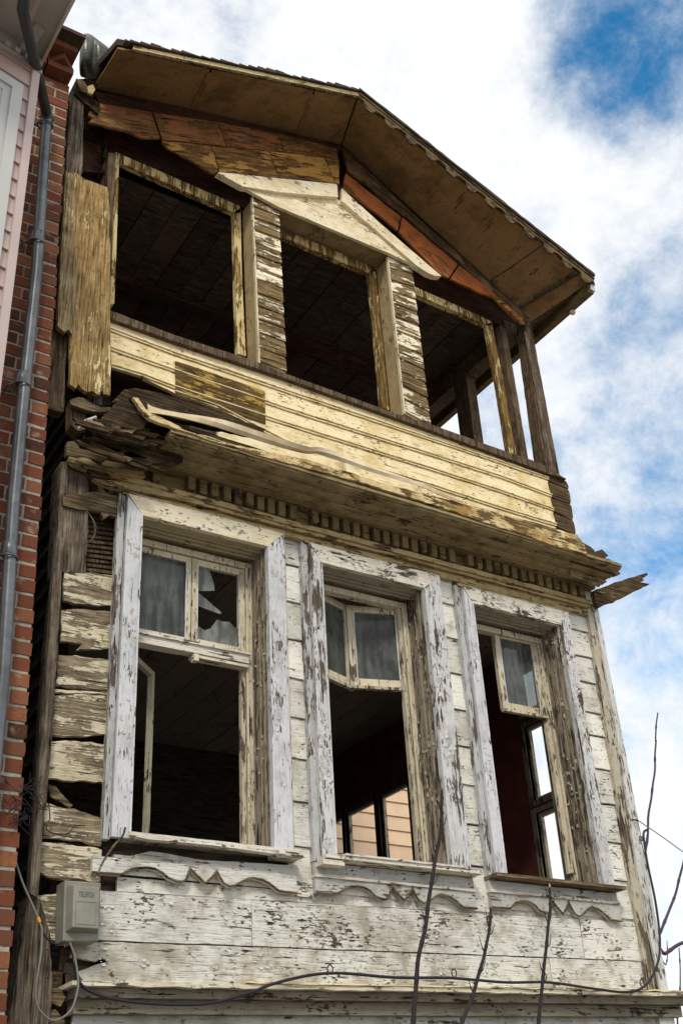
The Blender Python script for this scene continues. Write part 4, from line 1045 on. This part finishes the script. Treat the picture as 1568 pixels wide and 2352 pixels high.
# ================================================================== SAPLINGS
def sapling(label, pts, Y, r0, r1, n_buds, tip):
    root = thing('sapling', label, 'sapling', group='bare saplings in front of the house')
    P = [W(u, v, Y) for u, v in pts]
    base = P[0]; d_ = (P[0] - P[1]).normalized(); P = [Vector((base.x + d_.x * .5, Y - .05, GROUND)), base.lerp(Vector((base.x + d_.x * .5, Y - .05, GROUND)), .5), base + d_ * .12] + P
    sp_ = spline(P, 10); n = len(sp_)
    for i in range(12, n): sp_[i] += Vector((noise.noise(sp_[i] * 6), 0, 0)) * .010
    rad = [r0 + (r1 - r0) * i / n + (.0022 if i % 7 == 3 else 0) for i in range(n)]
    mb = MB(); mb.tube(sp_, rad, 7)
    bm_ = mb
    for k in range(n_buds):
        i = int(n * (.45 + .53 * k / n_buds)); p = sp_[i]; s_ = 1 if k % 2 else -1
        bm_.tube([p, p + Vector((s_ * .010, -.004, .010)), p + Vector((s_ * .012, -.004, .022))], [.005, .005, .001], 5)
    for k in range(5):
        i = int(n * (.55 + .4 * k / 5)); p = sp_[i]; s_ = 1 if k % 2 else -1
        mb.tube([p, p + Vector((s_ * .022, -.01, .018)), p + Vector((s_ * random.uniform(.03, .05), -.015, random.uniform(.05, .09)))], [.004, .003, .0015], 5)
    mb.build('stem', 'bark', root)
    bm_ = MB()
    bm_.tube([sp_[-1], sp_[-1] + Vector((.002, 0, .012)), sp_[-1] + Vector((.004, 0, .026))], [r1, r1 * 1.1, .001], 6)
    bm_.build('bud', tip, root)
    return root


sapling('tallest bare sapling, crossing the middle window sill', [(947, 2352), (959, 2222), (977, 2112), (994, 2002), (1010, 1905), (1015, 1860), (1016, 1822)], 5.2, .0155, .0075, 12, 'bark')
sapling('bare sapling ending below the gap between the middle and last windows', [(1059, 2352), (1089, 2272), (1112, 2187), (1122, 2130), (1126, 2092)], 5.2, .014, .007, 8, 'bark')
sapling('bare sapling with a green tip reaching the last window apron', [(1237, 2352), (1249, 2222), (1258, 2120), (1262, 2070), (1261, 2038)], 5.2, .0135, .0065, 9, 'bud')
# bare shrub behind the right corner
B = thing('bare_shrub', 'leafless purple brown shrub with upright twigs rising behind the right corner', 'shrub')
br = [([(1475, 2150), (1480, 1990), (1491, 1850), (1502, 1770), (1506, 1710), (1505, 1690), (1510, 1637)], .013, .006),
      ([(1505, 2190), (1516, 2140), (1540, 2080), (1554, 2040), (1566, 1990), (1585, 1900)], .014, .009),
      ([(1505, 2200), (1527, 2190), (1560, 2168), (1600, 2155)], .017, .013),
      ([(1520, 2240), (1529, 2215), (1532, 2190), (1531, 2160)], .007, .003),
      ([(1556, 2380), (1560, 2300), (1560, 2230), (1558, 2176)], .009, .004),
      ([(1540, 2390), (1545, 2330), (1548, 2290)], .008, .005)]
root = W(1540, 2500, 6.9); root.z = GROUND
for pts, r0_, r1_ in br:
    P = [root, root.lerp(W(*pts[0], 6.9), .6)] + [W(u, v, 6.9) for u, v in pts]; sp_ = spline(P, 8); n = len(sp_)
    for i in range(10, n): sp_[i] += Vector((noise.noise(sp_[i] * 5), 0, 0)) * .014
    mb = MB(); mb.tube(sp_, [r0_ + (r1_ - r0_) * i / n + (.003 if i % 8 == 3 else 0) for i in range(n)], 7); mb.build('branch', 'bark_p', B)

# ================================================================== BRICK HOUSE ON THE LEFT
N = thing('brick_house', 'red brick house with a pink sided bay, white window and grey downpipe on the left', 'house')
YB = 5.70
def edge(z): return 1.737 + (z - 2.163) * (1.612 - 1.737) / (7.17 - 2.163)
mb = MB(); pitch = .094; z = GROUND; row = 0
while z < 7.15:
    e = edge(z); x = e; k = 0
    first = .22 if row % 2 else .105
    while x > .55:
        L_ = first if k == 0 else .22
        j = random.uniform(-.003, .003); yy = YB + random.uniform(-.005, .004); a_ = x - L_; r_ = (random.uniform(-.004, .008) if k == 0 else 0)
        _seed[0] += 1
        P = jag([Vector((a_ + .007, yy, z + .010 + j)), Vector((x - .007 + r_, yy, z + .010 + j)), Vector((x - .007 + r_, yy, z + pitch - .010 + j)), Vector((a_ + .007, yy, z + pitch - .010 + j))], .006, .035, _seed[0], 16)
        mb.prism(P, (0, .10, 0)); x = a_; k += 1
    z += pitch; row += 1
bw = mb.build('brick_wall', 'brick', N)
mb = MB(); mb.prism([Vector((.2, YB + .005, GROUND)), Vector((edge(GROUND) - .01, YB + .005, GROUND)), Vector((edge(7.15) - .01, YB + .005, 7.16)), Vector((.2, YB + .005, 7.16))], (0, 4.0, 0)); mb.build('mortar', 'mortar', bw)
# corbelled brick eaves with a dog tooth course
def brow(z0, Y, x0, x1):
    mb = MB(); x = x1
    while x > x0:
        mb.box(x - .20, x - .008, Y, YB + .1, z0, z0 + .055); x -= .205
    return mb.build('brick_corbel', 'brick', N)


q0 = W(172, 168, 5.62); brow(q0.z - .02, 5.62, .7, q0.x)
q1 = W(182, 118, 5.52); brow(q1.z - .02, 5.52, .7, q1.x)
mb = MB(); x = q1.x - .09
while x > .8:
    c_ = Vector((x, 5.60, 0)); mb.prism([Vector((x - .10, 5.66, q0.z + .04)), Vector((x, 5.56, q0.z + .04)), Vector((x + .10, 5.66, q0.z + .04)), Vector((x, 5.76, q0.z + .04))], (0, 0, q1.z - q0.z - .07)); x -= .165
mb.build('dog_tooth_course', 'brick', N)
r1_ = W(160, 24, 5.35); r2_ = W(184, 104, 5.50)
mb = MB(); mb.prism([Vector((.2, 5.42, q1.z + .04)), Vector((q1.x + .012, 5.42, q1.z + .04)), Vector((q1.x + .012, 5.42, q1.z + .075)), Vector((.2, 5.42, q1.z + .075))], (0, 3, 0)); mb.build('roof', 'tile', N)
mb = MB(); mb.prism([Vector((q1.x + .01, 5.44, q1.z + .08)), Vector((q1.x + .01, 6.2, q1.z + .08)), Vector((q1.x + .01, 6.2, q1.z + .36)), Vector((q1.x + .01, 5.62, q1.z + .30))], (-1.2, 0, 0)); mb.build('roof_edge', 'tile', N)
# sided bay, turned about 14 degrees
th = R(13); bd = Vector((math.cos(th), math.sin(th), 0)); bn = Vector((math.sin(th), -math.cos(th), 0)); B0 = W(83, 212, 5.2)
ez = 6.746
def BP(s_, z, o=0): return Vector((B0.x, B0.y, 0)) + bd * s_ + bn * o + Vector((0, 0, z))
def bpx(u, v):
    d = ray(u, v); p0 = Vector((B0.x, B0.y, 0)); t = p0.dot(bn) / d.dot(bn); p = d * t
    return (p - p0).dot(bd), p.z


BAY = MB()
z = 2.6
while z < 6.58:
    P = [BP(-1.6, z, .018), BP(-.05, z, .018), BP(-.05, z + .143, .002), BP(-1.6, z + .143, .002)]
    BAY.prism(P, -bn * .03); z += .146
sd = BAY.build('bay_siding', 'siding', N)
mb = MB(); mb.prism([BP(-.055, 2.5, .03), BP(.0, 2.5, .03), BP(.0, 6.6, .03), BP(-.055, 6.6, .03)], -bn * .25); mb.build('bay_corner_trim', 'trim', N)
mb = MB(); mb.prism([BP(-1.6, 2.5, -.03), BP(-.01, 2.5, -.03), BP(-.01, 6.7, -.03), BP(-1.6, 6.7, -.03)], -bn * .25); mb.build('bay_wall', 'siding', N)
mb = MB(); mb.prism([BP(-1.6, 2.45, .03), BP(.0, 2.45, .03), BP(.0, 2.5, .03), BP(-1.6, 2.5, .03)], -bn * .6); mb.build('bay_base', 'trim', N)
# window of the bay
s1, zt = bpx(47, 205); s1b, _ = bpx(22, 452)
zt = zt - .0; zb_ = 4.0
wf = MB()
for a_, b_, za, zb2, o_ in ((s1 - .075, s1, zb_, zt, .045), (s1 - .9, s1 - .075, zt - .075, zt, .045), (s1 - .13, s1 - .075, zb_, zt - .075, .03), (s1 - .9, s1 - .13, zt - .13, zt - .075, .03), (s1 - .9, s1, zb_ - .06, zb_, .06)):
    wf.prism([BP(a_, za, o_), BP(b_, za, o_), BP(b_, zb2, o_), BP(a_, zb2, o_)], -bn * .06)
wfo = wf.build('bay_window', 'pvc', N)
mb = MB(); mb.prism([BP(s1 - .9, zb_, .022), BP(s1 - .13, zb_, .022), BP(s1 - .13, zt - .13, .022), BP(s1 - .9, zt - .13, .022)], -bn * .01); mb.build('painted_sky_pane', 'sky_pane', wfo)  # flat pale colour painted in for the sky reflected by the pane
# frieze, dentils and boxed eave above the bay
mb = MB(); mb.prism([BP(-1.6, 6.56, .035), BP(.01, 6.56, .035), BP(.01, 6.60, .035), BP(-1.6, 6.60, .035)], -bn * .1); mb.build('bay_frieze', 'eave', N)
mb = MB()
for k in range(18): mb.prism([BP(-.05 - k * .075, 6.602, .045), BP(-.015 - k * .075, 6.602, .045), BP(-.015 - k * .075, 6.645, .045), BP(-.05 - k * .075, 6.645, .045)], -bn * .05)
mb.build('bay_dentils', 'eave', N)
for k in range(5):
    s_ = -.10 - k * .33
    pr = [(0, 6.645), (.06, 6.65), (.10, 6.67), (.15, 6.70), (.22, 6.715), (.22, 6.744), (0, 6.744)]
    mb = MB(); mb.prism([BP(s_, q, o_) for o_, q in pr], -bd * .07); mb.build('eave_bracket', 'eave', N)
mb = MB(); mb.prism([BP(-1.6, 6.645, .012), BP(.01, 6.645, .012), BP(.01, 6.745, .012), BP(-1.6, 6.745, .012)], -bn * .1); mb.build('bay_frieze', 'eave', N)
mb = MB(); mb.prism([Vector((1.262, 5.25, ez)), Vector((1.284, 4.4, ez)), Vector((-.6, 4.1, ez)), Vector((-.6, 5.25, ez))], (0, 0, .03)); ev = mb.build('eave_soffit', 'eave', N)
mb = MB(); mb.prism([Vector((1.258, 5.26, ez - .03)), Vector((1.28, 4.38, ez - .03)), Vector((1.30, 4.38, ez - .03)), Vector((1.278, 5.26, ez - .03))], (0, 0, .12)); mb.build('eave_fascia', 'trim', N)
mb = MB(); mb.prism([Vector((1.10, 5.24, ez - .004)), Vector((1.12, 4.4, ez - .004)), Vector((1.09, 4.4, ez - .004)), Vector((1.07, 5.24, ez - .004))], (0, 0, .003)); mb.build('soffit_strip', 'trim', ev)
mb = MB(); mb.prism([Vector((1.24, 5.2, ez + .09)), Vector((1.26, 4.5, ez + .09)), Vector((-.6, 4.3, ez + .09)), Vector((-.6, 5.2, ez + .09))], (0, 0, .05)); mb.build('bay_roof', 'tile', N)
# downpipe
DPp = [W(62, -45, 4.62), W(58, -8, 4.66), W(53, 22, 4.74)]
low = [W(109, 268, 5.58), W(107, 290, 5.60), W(97, 430, 5.60), W(85, 624, 5.60), W(57, 880, 5.60), W(30, 1174, 5.60), W(8, 1541, 5.60)]
q = low[-1].copy(); q.x += .03; q.z = GROUND
up = spline([DPp[0], DPp[1], DPp[2]], 4)[:-1] + [DPp[2], DPp[2].lerp(low[0], .06)] + [DPp[2].lerp(low[0], t) for t in (.3, .6, .94)] + [low[0]]
mb = MB(); mb.tube(up, .037, 14); pu = mb.build('downpipe', 'pipe_d', N)
lp = low[1:] + [q]
mb = MB(); mb.tube([low[0]] + lp, .038, 14); pl = mb.build('downpipe', 'pipe', N)
def collar(c_, d_, r_=.044, h=.05, nm='pipe_socket', mat='pipe', par=None):
    d_ = d_.normalized(); mb = MB(); mb.tube([c_ - d_ * h, c_ - d_ * h * .9, c_ + d_ * h * .8, c_ + d_ * h], [.038, r_, r_, .038], 14); return mb.build(nm, mat, par)


dn = (low[4] - low[3])
for u, v in ((106, 276), (84, 545), (52, 870), (22, 1262)):
    c_ = W(u, v, 5.60); collar(c_, dn, .0435, .045, par=pl)
    mb = MB(); c2 = c_ - dn.normalized() * -.055
    rg = [c2 + Vector((math.cos(a_) * .052, math.sin(a_) * .052, 0)) for a_ in [k * math.pi / 8 for k in range(17)]]
    mb.tube(rg, .006, 6, False); mb.tube([c2 + Vector((-.05, .0, 0)), c2 + Vector((-.075, .02, 0)), c2 + Vector((-.075, .11, 0))], .007, 6); mb.build('pipe_bracket', 'pipe', pl)
collar(low[0], low[0] - DPp[2], .044, .04, par=pu)
# dry creeper in the gap
mb = MB()
for k in range(16):
    p = W(40 + random.uniform(-8, 30), 1840 + random.uniform(-50, 50), 5.66); path = [p]
    for j in range(6): path.append(path[-1] + Vector((random.uniform(-.05, .05), random.uniform(-.01, .01), random.uniform(-.05, .05))))
    mb.tube(spline(path, 3), .0022, 4)
tag(mb.build('dry_creeper', 'bark'), 'tangle of dry dark creeper stems on the brick edge near the broken boards', 'creeper')

# ================================================================== PINK HOUSE BEHIND
Q = thing('clapboard_house', 'salmon pink clapboard house behind, glimpsed through the middle window', 'house')
mb = MB(); z = GROUND
while z < 6.3:
    mb.prism([Vector((7.4, 13 - .02, z)), Vector((10.6, 13 - .02, z)), Vector((10.6, 13, z + .196)), Vector((7.4, 13, z + .196))], (0, .04, 0)); z += .2
mb.build('clapboards', 'pink', Q)
mb = MB(); mb.box(7.42, 10.58, 13.05, 16, GROUND, 6.35); mb.build('walls', 'pink', Q)
mb = MB(); mb.prism([Vector((7.2, 12.8, 6.35)), Vector((10.8, 12.8, 6.35)), Vector((9.0, 12.8, 6.9))], (0, 3.4, 0)); mb.build('roof', 'tile', Q)

# ------------------------------------------------------------------ light and sky
SUN_AZ, SUN_EL = R(212), R(42)        # compass angle from +y, clockwise; behind the camera and to the left
sd_ = Vector((math.sin(SUN_AZ) * math.cos(SUN_EL), math.cos(SUN_AZ) * math.cos(SUN_EL), math.sin(SUN_EL)))
L_ = bpy.data.lights.new('sun', 'SUN'); L_.energy = 2.0; L_.angle = R(12); L_.color = (1, .91, .76)
lo_ = bpy.data.objects.new('sun', L_); C.objects.link(lo_); lo_.rotation_euler = (-sd_).to_track_quat('-Z', 'Y').to_euler(); lo_.location = sd_ * 30

Wd = bpy.data.worlds.new('World'); S.world = Wd; Wd.use_nodes = True
nt = NT.__new__(NT); nt.t = Wd.node_tree; nt.t.nodes.clear()
tc = nt.n('ShaderNodeTexCoord'); gv = tc.outputs['Generated']
sk = nt.n('ShaderNodeTexSky', sky_type='NISHITA'); sk.sun_disc = False; sk.sun_elevation = SUN_EL; sk.sun_rotation = SUN_AZ
BG = .1
def hole(u, v, w0, w1):
    d = ray(u, v).normalized(); vm = nt.n('ShaderNodeVectorMath', operation='DOT_PRODUCT'); nt.t.links.new(gv, vm.inputs[0]); vm.inputs[1].default_value = d
    return nt.smooth(vm.outputs['Value'], math.cos(w0), math.cos(w1))
n1 = nt.noise(nt.map(gv, (1, 1, 1.7)), 5.5, 10, .62, .3); n2 = nt.noise(gv, 17.0, 9, .68, .2)
nn_ = nt.math('ADD', nt.math('MULTIPLY', n1, 1.0), nt.math('MULTIPLY', n2, .9))
nn_ = nt.math('SUBTRACT', nn_, .45)
# breaks in the overcast
h = nt.math('ADD', nt.math('MULTIPLY', hole(1455, 70, R(6), R(.5)), .56), nt.math('MULTIPLY', hole(1640, 1110, R(15), R(2)), .33))
h = nt.math('ADD', h, nt.math('MULTIPLY', hole(1560, 1500, R(12), R(0)), .12))
h = nt.math('ADD', h, nt.math('MULTIPLY', hole(1530, 420, R(9), R(0)), .13))
h = nt.math('ADD', h, nt.math('MULTIPLY', hole(330, 20, R(9), R(0)), .10))
v = nt.math('ADD', nn_, h)
blue = nt.smooth(v, .50, 1.26)
skyc = nt.vmath('MULTIPLY', sk.outputs[0], (.36, 1.6, 2.1))
mx = nt.n('ShaderNodeMix', data_type='RGBA'); nt.t.links.new(blue, mx.inputs[0]); mx.inputs[6].default_value = (10.0, 10.2, 10.4, 1); nt.t.links.new(skyc, mx.inputs[7])
bg = nt.n('ShaderNodeBackground'); nt.t.links.new(mx.outputs[2], bg.inputs[0]); bg.inputs[1].default_value = BG
ow = nt.n('ShaderNodeOutputWorld'); nt.t.links.new(bg.outputs[0], ow.inputs[0])

S.view_settings.view_transform = 'Standard'; S.view_settings.look = 'None'; S.view_settings.exposure = 0.0; S.view_settings.gamma = 1
S.cycles.max_bounces = 6; S.cycles.diffuse_bounces = 3; S.cycles.transparent_max_bounces = 12
S.cycles.use_denoising = True
